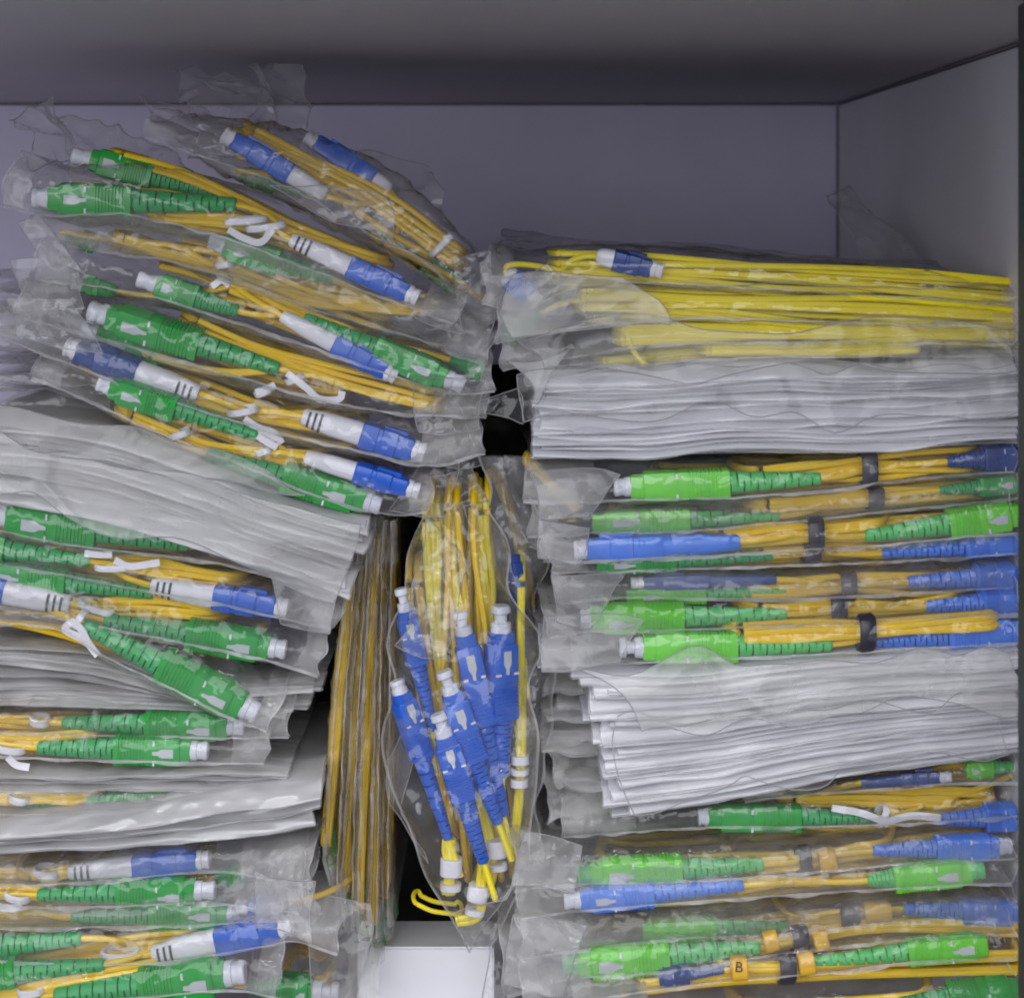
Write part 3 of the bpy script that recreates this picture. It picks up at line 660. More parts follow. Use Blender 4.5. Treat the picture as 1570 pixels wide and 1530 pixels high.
cord('cord with pale green plug glinting through crumpled film', 'crumpled glinting bag around the pale green plug',
     [(-60, 1372, 34, 1), (60, 1373, 34, 1), (200, 1370, 36, 1), (320, 1365, 36, .8), (400, 1370, 48, .1), (462, 1368, 56, .02)],
     [S((300, 1365), (58, 1372), 'green', h=42, cap=6, roll=-12), W([(-50, 1366), (20, 1366), (70, 1370)], 4, 8), T((28, 1372), 95, 18, 'white', width=2.3, tails=[[(-10, 1388), (20, 1392), (32, 1384)]])],
     y0=-.011, bagkw=dict(amp=1.4), group=DC, bgroup=DG)
cord('cord with dull green plug and small blue plug through cloudy film', 'cloudy bag under the crumpled glinting one, wide flat end',
     [(-60, 1408, 30, 1), (150, 1406, 30, 1), (300, 1402, 32, 1), (400, 1395, 36, .5), (484, 1385, 50, .02)],
     [S((350, 1400), (110, 1406), 'green', h=40, cap=4, dy=.003), L((380, 1390), (440, 1384), h=28, marks=False, body=.8, dy=.001)],
     y0=-.010, mat='milky', bagkw=dict(amp=1.0), group=DC, bgroup=DG)
cord('yellow cord with white boot, blue plug and white tie near the bottom', 'clear bag near the bottom with white tie and white-booted blue plug',
     [(-60, 1452, 36, 1), (100, 1456, 42, 1), (240, 1456, 38, 1), (380, 1436, 36, 1), (450, 1425, 36, .4), (520, 1440, 44, .02)],
     [L((430, 1421), (234, 1463), h=42, body=.5, roll=0), S((-130, 1462), (125, 1438), 'green', h=46, cap=0, roll=10), S((-110, 1500), (160, 1478), 'green', h=42, cap=0, roll=-10, dy=-.004),
      W([(40, 1474), (120, 1462), (200, 1452), (280, 1442)], 5, 14, dy=.003), T((184, 1460), 85, 26, 'white', width=2.3)],
     y0=-.012, bagkw=dict(amp=.9), group=DC, bgroup=DG)
cord('bottom cord of the lower stack, large green plug with yellow strands crossing', 'lowest clear bag in view, around a large green plug',
     [(-60, 1520, 36, 1), (100, 1514, 40, 1), (230, 1506, 42, 1), (350, 1496, 42, .9), (425, 1505, 48, .05)],
     [S((346, 1493), (84, 1526), 'green', h=54, roll=-10, cap=6), W([(-40, 1536), (60, 1515), (150, 1495), (230, 1482)], 4, 10, dy=-.001), T((48, 1516), 80, 18, 'white', width=2.3)],
     y0=-.016, bagkw=dict(amp=.9), group=DC, bgroup=DG)
cord('small green plug with white cap beside the white carton', 'dim bag around the small green plug beside the white carton',
     [(380, 1500, 40, .5), (440, 1512, 40, .9), (490, 1518, 44, .8), (575, 1525, 60, .02)],
     [S((480, 1518), (380, 1512), 'green', h=46, cap=8)], y0=.004, mat='clear', bagkw=dict(amp=1.2), group=DC, bgroup=DG)

# ================================================================== STANDING BAGS IN THE MIDDLE
VG = 'bags standing on edge in the middle'; VC = 'cords standing on edge in the middle'
vb = [((548, 800), (520, 1050), (503, 1300), 12, 'outermost', -.006), ((562, 800), (545, 1050), (528, 1370), 13, 'second', -.002), ((575, 795), (562, 1060), (552, 1400), 11, 'third', -.004),
      ((585, 795), (578, 1060), (572, 1420), 11, 'fourth', .000), ((597, 800), (594, 1060), (590, 1380), 10, 'fifth', .004)]
for (p0, p1, p2, hw, nth, yy) in vb:
    q = [(p0[0], p0[1], hw * .8, .1), ((p0[0] + p1[0]) / 2, (p0[1] + p1[1]) / 2, hw, .8), (p1[0], p1[1], hw * 1.15, 1), ((p1[0] + p2[0]) / 2, (p1[1] + p2[1]) / 2, hw * 1.1, 1), (p2[0], p2[1], hw, .7), (p2[0] + 6, p2[1] + 60, hw * .8, .05)]
    cord(f'{nth} upright bundle of yellow cable counted from the lower stack' if nth != 'outermost' else 'upright yellow cable bundle nearest the lower stack of green plugs',
         f'{nth} upright narrow bag counted from the lower stack' if nth != 'outermost' else 'narrow upright bag nearest the lower stack of green plugs',
         q, [W([(p0[0] + 2, p0[1] + 30), (p1[0], p1[1]), (p2[0] - 2, p2[1] - 10)], 5, 10, rho=.012, squash=.3, r=.00075), S((p2[0] + 8, p2[1] + 30), (p2[0], p2[1] - 70), 'green', h=26, cap=0, dy=.01)],
         y0=yy + .010, fill=0, mat='brownfilm', bagkw=dict(amp=1.0, depth=.12, k=.1, r=.008), group=VC, bgroup=VG)
for nm_, x0, x1, x2, yb_ in (('first', 556, 533, 516, 1400), ('second', 569, 553, 541, 1430), ('third', 590, 585, 580, 1440), ('fourth', 602, 600, 597, 1420)):
    bag('plastic_sleeve', f'{nm_} bare brownish sleeve edge among the upright yellow cables, counted from the lower stack', 'bag', 'bare sleeve edges among the upright cables',
        [(x0, 800, 5, .1), ((x0 + x1) / 2, 920, 6, .8), (x1, 1060, 6, 1), ((x1 + x2) / 2, 1230, 6, 1), (x2, yb_, 6, .3)], .004, M['brownfilm'], depth=.1, k=.1, r=.006, amp=.8, hang=.5)
# the big bag of blue plugs, facing the viewer
def pillow(name, label, cat, outline, y0, bulge, mat, amp=1.2, tilt=0.0, nu=80, nv=34):
    S_ = spline(outline, nu); q = np.linspace(-1, 1, nv)
    sd = nseed(); n1, n2, n3 = Noise(sd, .035), Noise(sd + 5000, .016), Noise(sd + 9000, .008); res = []
    for side in (-1, 1):
        G = np.zeros((nu, nv, 3))
        for i in range(nu):
            x, y, hw, b = S_[i]; f = i / (nu - 1)
            for j in range(nv):
                Y = y0 + tilt * f + side * bulge * max(b, 0) * (1 - abs(q[j]) ** 2.4) ** .6
                G[i, j] = at(x + q[j] * hw, y, y0 + tilt * f); G[i, j, 1] = Y
        d = amp * MM * (.6 * n1(G + side) + .8 * (ridged(n2(G + side)) - .5) + .4 * (ridged(n3(G + side)) - .4))
        edge = (1 - np.abs(q) ** 6)[None, :] * .8 + .2
        G[..., 1] -= d * edge
        wav = Noise(sd + 333, .02)(np.stack([np.zeros(nu), np.zeros(nu), G[:, 0, 2]], 1)) * .0016
        G[..., 0] += wav[:, None] * q[None, :]
        res.append(G)
    org = res[0][-1].mean(axis=0)
    mb = MB(); mb.grid(res[0]); mb.grid(res[1]); o = tag(mb.build(name, mat, None, org, sharp=None), label, cat)
    ms = MB()
    for j in (0, -1):
        e = (res[0][:, j] + res[1][:, j]) / 2; sgn = -1 if j == 0 else 1
        ms.grid(np.stack([e, e + np.array([sgn * .0003, -.0002, 0]), e + np.array([sgn * .0007, -.0001, 0])], 1))
    ms.build('sealed_edge', M['seal'], o, org, sharp=None)
    return o, org
bo, borg = pillow('plastic_bag', 'large clear bag of blue plugs hanging upright in the middle', 'bag',
       [(700, 770, 50, .1), (705, 830, 66, .4), (700, 900, 92, .7), (712, 980, 102, .9), (708, 1060, 100, 1), (706, 1150, 114, 1), (714, 1230, 100, 1), (726, 1310, 78, .9), (732, 1390, 48, .5), (736, 1456, 8, .05)], -.002, .012, M['clear'], 2.0)
flap(bo, borg, [(655, 800, -.006), (735, 880, -.010), (690, 1010, -.013), (612, 1000, -.010)], M['clearlight'], 1.4, 26)
flap(bo, borg, [(760, 1370, -.010), (782, 1290, -.006), (740, 1458, -.008), (705, 1400, -.012)], M['milky'], 1.0, 20)
flap(bo, borg, [(590, 1150, .004), (600, 1080, .000), (665, 1330, .002), (640, 1330, .006)], M['milky'], 1.0, 20)
def midcord(label, items, wire='lemon', Y=-.002):
    org = at(720, 1300, Y); root = tag(empty('patch_cord', org), label, 'cable', 'cords with blue plugs in the large upright bag')
    wires = MB()
    for it in items:
        kind, a, kw = it[0], list(it[1:-1]), dict(it[-1]); y = Y + kw.pop('dy', 0)
        if kind == 'sc':
            A, B, ex = sc_connector(root, org, a[0], a[1], a[2], y, **kw); lead(wires, B, ex, B + ex * .012)
        elif kind == 'wire': bundle(wires, a[0], a[1], a[2], y, **kw)
        elif kind == 'ring': sleeve_ring(root, org, a[0], a[1], a[2], a[3], a[4], y, **kw)
    wires.build('cable', M[wire], root, org)
midcord('thick yellow coil filling the upright bag behind the blue plugs', [W([(705, 780), (708, 900), (715, 1050), (722, 1200), (728, 1330)], 9, 52, dy=.011, dep=25), W([(640, 900), (650, 1000), (670, 1150), (690, 1260)], 4, 22, dy=.012)], 'yellow')
midcord('cord with the two tallest blue plugs near the top of the upright bag', [S((712, 972), (772, 1250), 'blue', h=40, roll=8, cap=7, body=.5, dy=.000), S((768, 968), (770, 1190), 'blue', h=46, roll=-30, cap=8, body=.6, dy=.002),
   W([(690, 790), (692, 880), (712, 960), (740, 1120), (768, 1290)], 3, 9, dy=.009), W([(738, 790), (745, 900), (752, 1000)], 3, 12, dy=.010), R((762, 1300), 85, 15, 26, dy=.002), R((764, 1328), 85, 14, 9, dy=.002)])
midcord('cord with the two lower blue plugs in the middle of the upright bag', [S((692, 1062), (764, 1262), 'blue', h=41, roll=12, cap=7, body=.52, dy=-.004), S((682, 1128), (742, 1322), 'blue', h=42, roll=5, cap=7, body=.5, dy=-.006),
   W([(720, 1180), (745, 1260), (756, 1330), (735, 1380)], 3, 8, dy=.004), R((733, 1368), 100, 16, 24, dy=-.003), R((728, 1396), 100, 15, 9, dy=-.003), W([(742, 1322), (738, 1350), (732, 1400), (700, 1412)], 3, 6, dy=-.003, loop=False)])
midcord('cord with blue plugs at the edge of the upright bag facing the yellow bundles', [S((622, 936), (664, 1120), 'blue', h=34, roll=10, cap=7, body=.45, dy=.001), S((614, 1062), (688, 1286), 'blue', h=36, roll=35, cap=4, body=.45, dy=-.002),
   W([(660, 800), (668, 950), (690, 1100), (700, 1200)], 4, 10, dy=.009), W([(688, 1286), (690, 1330), (688, 1370)], 4, 7, dy=-.001, loop=False), R((692, 1328), 92, 17, 26, dy=-.001), R((691, 1358), 92, 16, 10, dy=-.001),
   W([(640, 1384), (665, 1396), (700, 1400)], 1, 6, dy=.008, rho=.005, squash=.3, r=.0007)])
midcord('cord with white marker rings along the edge facing the lime plugs', [S((788, 850), (803, 1010), 'darkblue', h=22, roll=60, cap=0, body=.55, dy=.008, key=False),
   W([(798, 900), (797, 1050), (798, 1200), (788, 1300)], 2, 6, dy=.006), R((797, 1164), 90, 14, 13, dy=.006), R((797, 1182), 90, 14, 9, dy=.006), R((796, 1199), 90, 14, 12, dy=.006), R((802, 1278), 95, 10, 16, dy=.008), R((800, 1300), 95, 9, 8, dy=.008)])
tag(pillow('plastic_bag', 'slim clear bag squeezed between the blue plugs and the bags with lime plugs', 'bag',
       [(770, 700, 30, .2), (785, 780, 35, .5), (798, 900, 34, .8), (805, 1020, 34, .9), (806, 1140, 36, 1), (802, 1240, 30, .8), (790, 1330, 10, .1)], .010, .008, M['clearlight'], 1.2, nu=60, nv=22)[0])
midcord('yellow cable rising through the dark gap above the blue plugs', [W([(768, 740), (785, 790), (800, 850), (812, 920)], 3, 9, dy=.075, rho=.01)], 'yellow')
for (lab, out, y_) in (('filler bag painted as shade, wedged deep in the gap behind the leaning stack', [(770, 560, 60, .3), (775, 660, 90, .9), (770, 780, 100, 1), (760, 900, 90, 1)], .12),
                       ('filler bag painted as shade, standing deep behind the blue plugs', [(640, 760, 110, .5), (650, 900, 150, 1), (655, 1100, 170, 1), (660, 1300, 160, 1), (660, 1420, 150, .6)], .16),
                       ('filler bag painted as shade, deep behind the ragged ends of the lower stack', [(470, 920, 80, .5), (480, 1050, 100, 1), (480, 1180, 100, 1), (480, 1330, 90, .6)], .09)):
    pillow('plastic_bag', lab, 'bag', out, y_, .008, M['gap_shade'], 1.5, nu=40, nv=20)  # added filler bags, coloured near black so the gaps read as shaded
for lab, c in (('grey film hanging over the white carton on its lower-stack side', [(470, 1390, .004), (560, 1400, .000), (572, 1540, -.004), (480, 1560, .000)]),
               ('clear film hanging in front of the carton beside the lime stack', [(755, 1440, .010), (800, 1370, .006), (835, 1560, .000), (752, 1560, .004)]),):
    tag(flap(None, at(c[2][0], c[2][1], c[2][2]), c, M['milky'], 1.2, 22, name='plastic_film'), lab, 'film')
# carton at the bottom
cx0, cx1 = at(548, 0, .03)[0], at(757, 0, .03)[0]
ct = boxbm('carton', (cx0, .030, FZ), (cx1, .052, at(0, 1452, .03)[2]), M['carton'], .0006)
tag(ct, 'plain white carton at the bottom between the stacks', 'box')

# ================================================================== STACK WITH LIME PLUGS (right)
RG = 'bags in the stack with lime plugs'; RC = 'cords in the stack with lime plugs'
RT = 'bags of lemon-yellow cable on top'; RTC = 'lemon-yellow cords on top'
cord('topmost lemon-yellow cord with a clear capped blue plug lying on it', 'topmost hazy bag of lemon-yellow cable, with the capped blue plug',
     [(742, 430, 60, .1), (800, 440, 58, .6), (900, 412, 38, 1), (1010, 412, 36, 1), (1200, 425, 32, 1), (1400, 440, 28, 1), (1561, 458, 18, .4)],
     [L((998, 412), (915, 392), h=34, body=.7, marks=False, dy=-.003, col='darkblue'), L((812, 455), (775, 420), h=40, body=.8, marks=False), W([(860, 415), (1000, 415), (1200, 425), (1400, 436), (1552, 448)], 9, 24, dy=.000, squash=.2),],
     y0=.002, mat='clear', wire='lemon', bagkw=dict(amp=.8, depth=.2), group=RTC, bgroup=RT)
cord('second lemon-yellow cord below the capped plug', 'milky bag with a corner folded down, second of the lemon-yellow bags',
     [(765, 500, 46, .2), (880, 482, 36, .8), (1050, 468, 32, 1), (1300, 478, 28, 1), (1561, 492, 16, .4)],
     [W([(900, 462), (1100, 462), (1300, 474), (1552, 488)], 10, 28, dy=-.001, squash=.2), S((775, 520), (830, 480), 'green', h=34, dy=.008, cap=0)],
     y0=.000, mat='clear', wire='lemon', bagkw=dict(amp=.7, depth=.2), group=RTC, bgroup=RT)
cord('third lemon-yellow cord, above the band of white sleeves', 'third lemon-yellow bag, resting on the band of white sleeves',
     [(770, 545, 40, .05), (860, 535, 28, .5), (1000, 515, 24, 1), (1250, 512, 22, 1), (1561, 520, 14, .4)],
     [W([(960, 508), (1100, 508), (1300, 510), (1552, 515)], 7, 20, dy=-.002, squash=.2), L((1070, 562), (1020, 570), h=18, marks=False, body=.8)],
     y0=-.002, mat='clear', wire='lemon', bagkw=dict(amp=.7, depth=.2), group=RTC, bgroup=RT)
cord('lowest thin run of lemon-yellow cable', 'lowest thin lemon-yellow bag over the white sleeves',
     [(800, 570, 36, .02), (900, 560, 20, .6), (1050, 545, 15, 1), (1250, 538, 15, 1), (1561, 538, 10, .4)],
     [W([(1090, 538), (1200, 536), (1300, 533), (1400, 530)], 5, 10, dy=-.002, squash=.2)], y0=-.003, mat='clear', wire='lemon', bagkw=dict(amp=.6, depth=.2), group=RTC, bgroup=RT)
b3 = [o for o in bpy.data.objects if o.get('label', '').startswith('milky bag with a corner folded')][0]; o3 = np.array(b3.location)
flap(b3, o3, [(768, 535, -.002), (868, 528, -.003), (812, 612, -.006), (800, 606, -.004)], M['sleeve'], .5, 18)
flap(b3, o3, [(838, 430, -.004), (857, 392, -.002), (885, 425, -.003), (842, 475, -.006)], M['milky'], .6, 18)
flap(b3, o3, [(775, 475, -.005), (845, 478, -.004), (880, 430, -.003), (800, 430, -.004)], M['milky'], .8, 18)
flap(b3, o3, [(785, 498, -.008), (1556, 488, -.008), (1556, 552, -.010), (830, 575, -.010)], M['smooth'], .8, 44, lam=.05)
flap(b3, o3, [(785, 425, -.008), (960, 428, -.007), (1030, 515, -.009), (800, 525, -.010)], M['frostclear2'], .7, 26)
flap(b3, o3, [(755, 430, .004), (1550, 442, .008), (1490, 408, .11), (775, 350, .13)], M['milky'], .7, 30, lam=.05, ragged=1)
flap(b3, o3, [(1275, 300, .12), (1300, 285, .14), (1440, 425, .10), (1340, 420, .09)], M['crumple'], .5, 20, ragged=.8)
flap(b3, o3, [(735, 610, .010), (800, 600, .006), (812, 655, .002), (735, 632, .008)], M['clear'], .6, 16)
sleeves('flat white sleeve in the wavy band under the lemon-yellow cable', 'white sleeves under the lemon-yellow cable', [(830, 575), (1000, 568), (1200, 560), (1561, 550)], [(815, 695), (1000, 700), (1200, 692), (1330, 688), (1561, 676)], 16, -.003, 'frost', jx=14, jy=.002, ends='start', over=1.5, wob=3.4, amp=.5, depth=.2)
pk = [o for o in bpy.data.objects if o.get('label', '').startswith('topmost flat white sleeve')][0]; po = np.array(pk.location)
flap(pk, po, [(820, 580, -.009), (1557, 556, -.008), (1557, 620, -.009), (820, 650, -.011)], M['smooth'], .8, 44, lam=.05)
cord('cord with broad lime plug and black tie, uppermost of the lime plugs', 'clear bag around the uppermost lime plug, under the white sleeves',
     [(806, 745, 40, .02), (890, 748, 40, .3), (965, 746, 36, 1), (1120, 743, 34, 1), (1250, 735, 32, 1), (1400, 716, 32, 1), (1561, 704, 32, 1)],
     [S((966, 746), (1258, 734), 'lime', h=46, roll=0, body=.52, cap=5, key=False), W([(1170, 728), (1300, 718), (1400, 712), (1470, 708)], 6, 17, dy=.002), W([(815, 712), (850, 748), (878, 776)], 3, 7, dy=.016, rho=.006), T((1330, 718), -5, 25, 'blacktie', width=5), S((1562, 700), (1452, 708), 'darkblue', h=40, cap=0, key=False)],
     y0=-.006, bagkw=dict(amp=.8), group=RC, bgroup=RG)
cord('cord with dim lime plug half hidden under the uppermost one', 'hazy bag with half hidden lime plug, second of the lime bags',
     [(812, 800, 42, .02), (895, 800, 30, .8), (1060, 797, 30, 1), (1250, 780, 28, 1), (1400, 765, 26, 1), (1561, 748, 28, 1)],
     [S((908, 801), (1195, 792), 'lime', h=36, roll=0, body=.52, cap=0, dy=.003), W([(1180, 774), (1300, 766), (1400, 758), (1480, 752)], 4, 11, dy=.001), T((1340, 764), -4, 16, 'blacktie', width=5), S((1562, 742), (1440, 752), 'green', h=30, cap=0)],
     y0=-.005, mat='milky', bagkw=dict(amp=.8), group=RC, bgroup=RG)
cord('cord with long bright blue plug at one end and lime plug at the other', 'clear bag around the long bright blue plug',
     [(838, 838, 40, .05), (885, 842, 34, .9), (1130, 830, 34, 1), (1330, 816, 38, 1), (1460, 802, 40, 1), (1561, 794, 40, 1)],
     [L((898, 842), (1134, 831), h=38, body=.5, col='sky', bootcol='sky', roll=0, marks=False), S((1561, 788), (1326, 822), 'lime', h=44, cap=0, roll=-5, body=.46), W([(1110, 824), (1250, 817), (1340, 812)], 6, 16, dy=.002), T((1248, 820), -4, 26, 'blacktie', width=5)],
     y0=-.010, bagkw=dict(amp=.8), group=RC, bgroup=RG)
cord('cord with dark green boot tucked under the long blue plug', 'thin hazy bag tucked under the long blue plug',
     [(842, 866, 22, .02), (930, 864, 24, .8), (1100, 857, 24, 1), (1350, 846, 28, 1), (1561, 832, 30, 1)],
     [S((915, 864), (1185, 852), 'green', h=32, cap=0, body=.45), S((1562, 832), (1352, 848), 'sky', h=36, cap=0, key=False, body=.4), W([(1170, 848), (1260, 846), (1360, 844)], 4, 10, dy=.001), T((1243, 850), -3, 16, 'blacktie', width=5)],
     y0=-.007, bagkw=dict(amp=.7), group=RC, bgroup=RG)
cord('cord with dull blue plug and pale lime boot in the middle of the lime stack', 'hazy bag with dull blue plug, fifth of the lime bags',
     [(850, 908, 30, .02), (965, 900, 28, .8), (1200, 903, 28, 1), (1400, 893, 30, 1), (1561, 882, 32, 1)],
     [L((985, 893), (1190, 888), h=24, body=.5, col='darkblue', bootcol='darkblue', roll=0, marks=False, dy=.002), S((960, 915), (1205, 906), 'lime', h=30, cap=0, dy=.004), S((1562, 882), (1392, 892), 'sky', h=40, cap=0, key=False, body=.4),
      W([(1150, 900), (1280, 898), (1400, 892), (1440, 890)], 6, 16, dy=.002), T((1298, 899), -4, 22, 'blacktie', width=5)],
     y0=-.006, mat='milky', bagkw=dict(amp=.7), group=RC, bgroup=RG)
cord('cord with lime plug and black tie, second from below in the lime stack', 'clear bag with rounded end, second from below of the lime bags',
     [(832, 955, 44, .02), (890, 948, 38, .7), (1050, 945, 36, 1), (1300, 936, 33, 1), (1561, 922, 34, 1)],
     [S((905, 948), (1205, 942), 'lime', h=42, cap=3, roll=-20, body=.48), S((1562, 920), (1420, 930), 'sky', h=40, cap=0, key=False, body=.4), W([(1170, 940), (1280, 936), (1400, 930), (1450, 925)], 6, 15, dy=.001), T((1283, 937), -4, 24, 'blacktie', width=5)],
     y0=-.009, bagkw=dict(amp=.8), group=RC, bgroup=RG)
cord('cord with brightest lime plug, lowest above the broad white sleeves', 'clear bag around the brightest lime plug over the broad white sleeves',
     [(828, 1000, 40, .02), (950, 996, 38, .7), (1130, 988, 38, 1), (1330, 978, 38, 1), (1561, 966, 36, 1)],
     [S((985, 992), (1275, 988), 'lime', h=48, cap=7, roll=2, body=.5, key=False, capmat='cap'), S((1562, 966), (1340, 984), 'sky', h=44, cap=0, key=False, body=.5, dy=.003), W([(1140, 970), (1250, 968), (1330, 968), (1430, 956), (1510, 946)], 5, 14, dy=-.003), T((1327, 970), -4, 26, 'blacktie', width=5, dy=-.004)],
     y0=-.012, bagkw=dict(amp=.9), group=RC, bgroup=RG)
sleeves('white sleeve in the thick slanting pack above the bottom lime bags', 'white sleeves in the thick slanting pack', [(905, 1030), (1080, 1025), (1300, 1006), (1561, 990)], [(955, 1248), (1120, 1224), (1300, 1188), (1561, 1150)], 30, -.008, 'frost', jx=30, jy=.0016, ends='start', over=1.7, wob=1.6, amp=.4, depth=.2)
pk = [o for o in bpy.data.objects if o.get('label', '').startswith('topmost white sleeve in the thick')][0]; po = np.array(pk.location)
flap(pk, po, [(905, 1025, -.014), (1557, 992, -.012), (1557, 1075, -.013), (985, 1130, -.017)], M['frostclear2'], .8, 44, lam=.06)
flap(pk, po, [(930, 1110, -.014), (1557, 1060, -.013), (1557, 1148, -.014), (965, 1245, -.016)], M['smooth'], .8, 44, lam=.06)
sleeves('crumpled grey sleeve end fanned out beside the thick slanting pack', 'sleeve ends beside the thick pack', [(835, 1030), (900, 1035), (1000, 1040)], [(850, 1250), (910, 1245), (1000, 1240)], 7, .010, 'sleeve', jx=14, jy=.004, ends='start', over=.9, wob=4, amp=1.2, depth=.15)
cord('cord with deep green plug and white tie band under the slanting pack', 'dim bag under the slanting pack, around a deep green plug',
     [(860, 1268, 30, .02), (1080, 1252, 32, .9), (1240, 1250, 34, 1), (1400, 1246, 32, 1), (1561, 1230, 40, 1)],
     [S((1085, 1252), (1345, 1254), 'green', h=40, cap=3, roll=0, body=.55, key=False), T((1350, 1250), 20, 16, 'white', tails=[[(1275, 1238), (1320, 1246), (1362, 1262)], [(1362, 1258), (1400, 1250), (1442, 1254)]]), S((1562, 1250), (1430, 1256), 'sky', h=40, cap=0, key=False, body=.4), W([(1220, 1225), (1330, 1228), (1450, 1232)], 5, 10, dy=.004)],
     y0=-.004, bagkw=dict(amp=.8), group=RC, bgroup=RG)
cord('cord with dark blue plug tip peeking out under the slanting pack', 'dim bag directly under the slanting pack, with dark blue plug tip',
     [(1140, 1222, 12, .3), (1330, 1200, 22, .9), (1460, 1188, 26, 1), (1561, 1184, 28, 1)],
     [L((1440, 1192), (1320, 1200), h=24, col='darkblue', bootcol='darkblue', marks=False), S((1480, 1178), (1561, 1174), 'lime', h=30, cap=0), W([(1250, 1222), (1400, 1212), (1500, 1215)], 3, 6, dy=.003)],
     y0=-.002, bagkw=dict(amp=.6), group=RC, bgroup=RG)
cord('cord with lime plug showing its white key and yellow clips', 'long clear bag around the lime plug with white key',
     [(788, 1338, 52, .02), (875, 1334, 42, .8), (1040, 1332, 38, 1), (1230, 1320, 36, 1), (1400, 1305, 36, 1), (1561, 1298, 36, 1)],
     [S((905, 1340), (1170, 1325), 'lime', h=46, cap=4, roll=0, body=.53, capmat='limeboot'), S((1530, 1297), (1338, 1304), 'sky', h=38, cap=4, roll=0, body=.5, key=False), W([(1160, 1326), (1230, 1318), (1300, 1308), (1345, 1304)], 4, 11, dy=.001), T((1232, 1318), -8, 20, 'blacktie', width=4),
      R((1268, 1318), -10, 17, 26, 'clip', name='yellow_clip')], y0=-.010, bagkw=dict(amp=.7), group=RC, bgroup=RG)
cord('cord with blue plug capped in white beneath the lime plug with white key', 'milky bag around the white-capped blue plug, wide flap at its end',
     [(800, 1385, 46, .02), (868, 1380, 36, .8), (1130, 1360, 34, 1), (1350, 1346, 34, 1), (1500, 1338, 34, 1), (1561, 1338, 32, .8)],
     [S((890, 1379), (1140, 1357), 'sky', h=38, cap=5, roll=0, body=.45), S((1488, 1335), (1330, 1350), 'lime', h=40, cap=4, roll=0, body=.75, capmat='limeboot'), W([(1130, 1358), (1190, 1352), (1250, 1350)], 3, 9, dy=.003)],
     y0=-.014, mat='milky', bagkw=dict(amp=.8), group=RC, bgroup=RG)
cord('cord with pale lime boot seen through a folded greyish film', 'greyish folded bag with pale lime boot, third from below',
     [(800, 1445, 48, .02), (1000, 1425, 34, .7), (1200, 1416, 32, 1), (1390, 1397, 32, 1), (1561, 1398, 32, 1)],
     [S((985, 1426), (1210, 1420), 'lime', h=36, cap=0, roll=0, dy=.003, key=False), S((1562, 1400), (1385, 1393), 'sky', h=40, cap=0, roll=0, key=False, body=.5), W([(1235, 1412), (1300, 1402), (1390, 1395)], 4, 11, dy=.001), T((1300, 1402), -8, 18, 'blacktie', width=6),
      R((1345, 1398), -4, 16, 40, 'clip', name='yellow_clip')], y0=-.009, mat='milky', bagkw=dict(amp=.9), group=RC, bgroup=RG)
cord('cord with lime plug, two yellow clips and black tie near the bottom', 'clear bag with a lime plug and two yellow clips near the bottom',
     [(778, 1495, 60, .02), (860, 1482, 40, .8), (1020, 1470, 38, 1), (1200, 1444, 36, 1), (1400, 1424, 30, 1), (1561, 1418, 26, 1)],
     [S((888, 1478), (1165, 1452), 'lime', h=46, cap=5, roll=0, body=.50, capmat='limeboot'), W([(1160, 1450), (1230, 1438), (1320, 1422), (1440, 1418), (1558, 1420)], 5, 11, dy=.001, squash=.15), T((1225, 1441), -8, 20, 'blacktie', width=5),
      R((1182, 1442), -14, 15, 22, 'clip', name='yellow_clip', dy=-.003), R((1258, 1440), -14, 15, 22, 'clip', name='yellow_clip', dy=-.003)], y0=-.014, bagkw=dict(amp=.7), group=RC, bgroup=RG)
rt, ro, _, _ = cord('cord with lettered yellow clip and small blue boot at the bottom', 'lowest clear bag of the lime stack with lettered yellow clip',
     [(800, 1530, 40, .02), (980, 1508, 28, .8), (1130, 1486, 32, 1), (1250, 1476, 34, 1), (1400, 1458, 34, 1), (1561, 1452, 34, 1)],
     [S((1512, 1447), (1248, 1474), 'lime', h=38, cap=0, roll=0, body=.46), S((1010, 1498), (1126, 1483), 'darkblue', h=26, cap=0, key=False, body=.4), W([(1110, 1484), (1200, 1484), (1300, 1476), (1430, 1470), (1558, 1466)], 4, 10, dy=-.002, squash=.15),
      W([(990, 1512), (1100, 1500), (1250, 1494), (1400, 1490), (1558, 1486)], 3, 7, dy=-.001, squash=.15), T((1205, 1485), -4, 20, 'blacktie', width=5, dy=-.002), R((1236, 1476), -8, 16, 24, 'clip', name='yellow_clip', dy=-.004), R((1133, 1483), -4, 17, 24, 'clip', name='yellow_clip', dy=-.004)],
     y0=-.018, bagkw=dict(amp=.6), group=RC, bgroup=RG)
tcu = bpy.data.curves.new('clip_letter', 'FONT'); tcu.body = 'B'; tcu.size = 22 * PX; tcu.extrude = .00005; tcu.align_x = 'CENTER'; tcu.align_y = 'CENTER'
tob = bpy.data.objects.new('tmp_letter', tcu); sc.collection.objects.link(tob)
bpy.context.view_layer.update()
me = bpy.data.meshes.new_from_object(tob.evaluated_get(bpy.context.evaluated_depsgraph_get())); bpy.data.objects.remove(tob)
lo = bpy.data.objects.new('clip_letter', me); me.materials.clear(); me.materials.append(M['ink']); sc.collection.objects.link(lo); lo.parent = rt
lo.location = Vector(at(1133, 1483, -.018 + .0072 - .004 - .0037)) - Vector(ro); lo.rotation_euler = (math.radians(90), math.radians(4), 0)
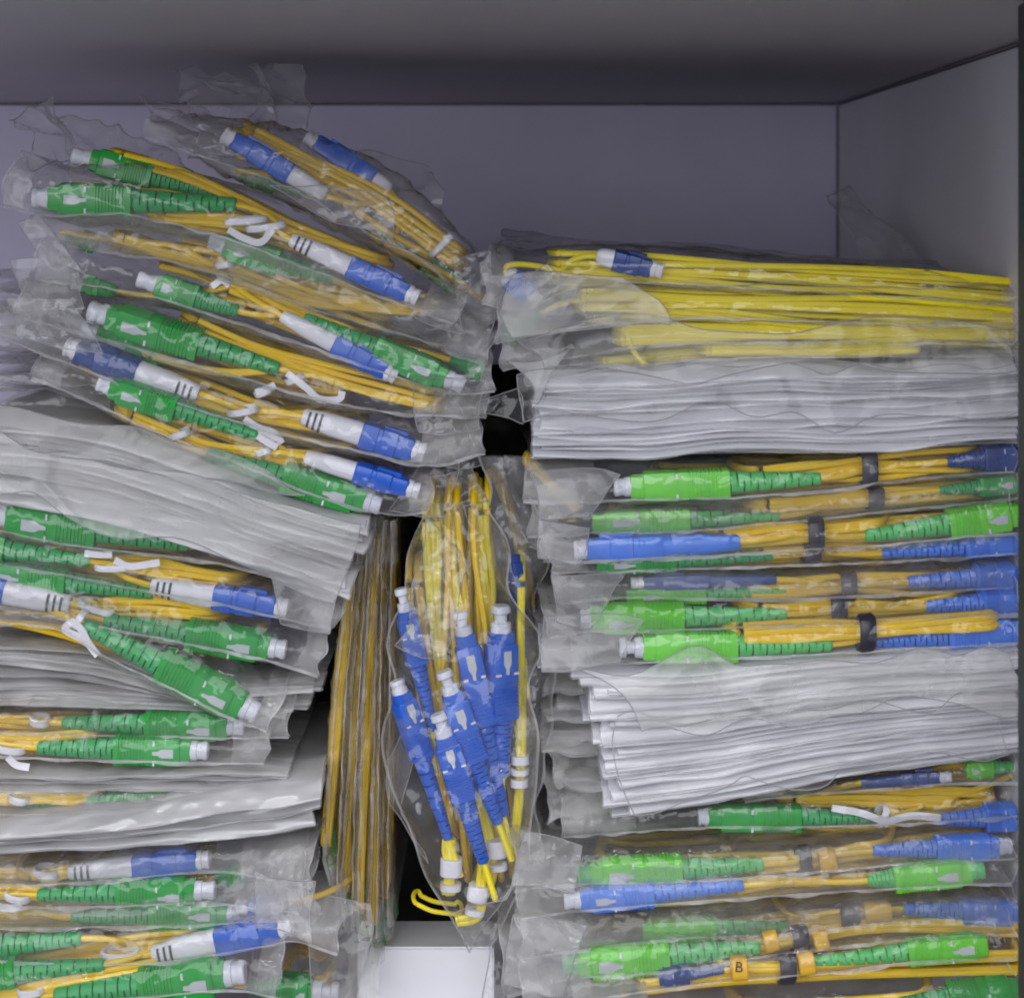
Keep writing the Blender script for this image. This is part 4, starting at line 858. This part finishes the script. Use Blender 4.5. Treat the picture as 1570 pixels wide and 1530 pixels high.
cord('green plug cut off by the bottom edge of the picture', 'clear bag below the lettered clip, mostly out of view',
     [(880, 1560, 30, .1), (1100, 1552, 26, .8), (1350, 1540, 30, 1), (1561, 1526, 36, 1)],
     [S((1562, 1522), (1380, 1540), 'green', h=48, cap=0, body=.6), W([(1000, 1555), (1200, 1545), (1400, 1532)], 4, 10, dy=.001)], y0=-.020, bagkw=dict(amp=.7), group=RC, bgroup=RG)

for lab0, c in (('clear bag around the uppermost lime plug', [(812, 716, -.010), (950, 728, -.010), (900, 792, -.013), (815, 788, -.011)]),
                ('clear bag around the long bright blue plug', [(832, 800, -.012), (905, 812, -.012), (882, 868, -.015), (836, 866, -.013)]),
                ('clear bag with rounded end', [(838, 880, -.010), (960, 888, -.010), (895, 960, -.013), (840, 950, -.012)]),
                ('clear bag around the brightest lime', [(836, 950, -.014), (985, 965, -.014), (960, 1026, -.017), (838, 1026, -.015)]),
                ('long clear bag around the lime plug', [(795, 1290, -.012), (890, 1300, -.012), (872, 1372, -.016), (786, 1372, -.014)]),
                ('clear bag with a lime plug and two', [(782, 1410, -.015), (900, 1420, -.015), (860, 1530, -.019), (775, 1520, -.017)])):
    b_ = [o for o in bpy.data.objects if o.get('label', '').startswith(lab0)][0]
    flap(b_, np.array(b_.location), c, M['endfilm'], .9, 22, ragged=1.2)
for lab0, c in (('hazy bag with long yellow bend', [(30, 335, .004), (70, 330, .002), (125, 420, -.002), (60, 395, .000)]), ('clear bag whose end droops', [(20, 400, .004), (110, 395, .002), (130, 480, -.003), (50, 470, .000)]),
                ('clear bag around the long green plug', [(15, 455, .000), (110, 450, -.002), (150, 530, -.008), (30, 510, -.004)]), ('clear bag with white-booted blue plug at', [(415, 880, -.008), (520, 905, -.008), (512, 968, -.012), (430, 950, -.012)]),
                ('cloudy bag under', [(390, 1330, -.012), (482, 1350, -.012), (480, 1440, -.016), (395, 1425, -.014)])):
    b_ = [o for o in bpy.data.objects if o.get('label', '').startswith(lab0)][0]
    flap(b_, np.array(b_.location), c, M['endfilm'], .9, 22, ragged=1.0)
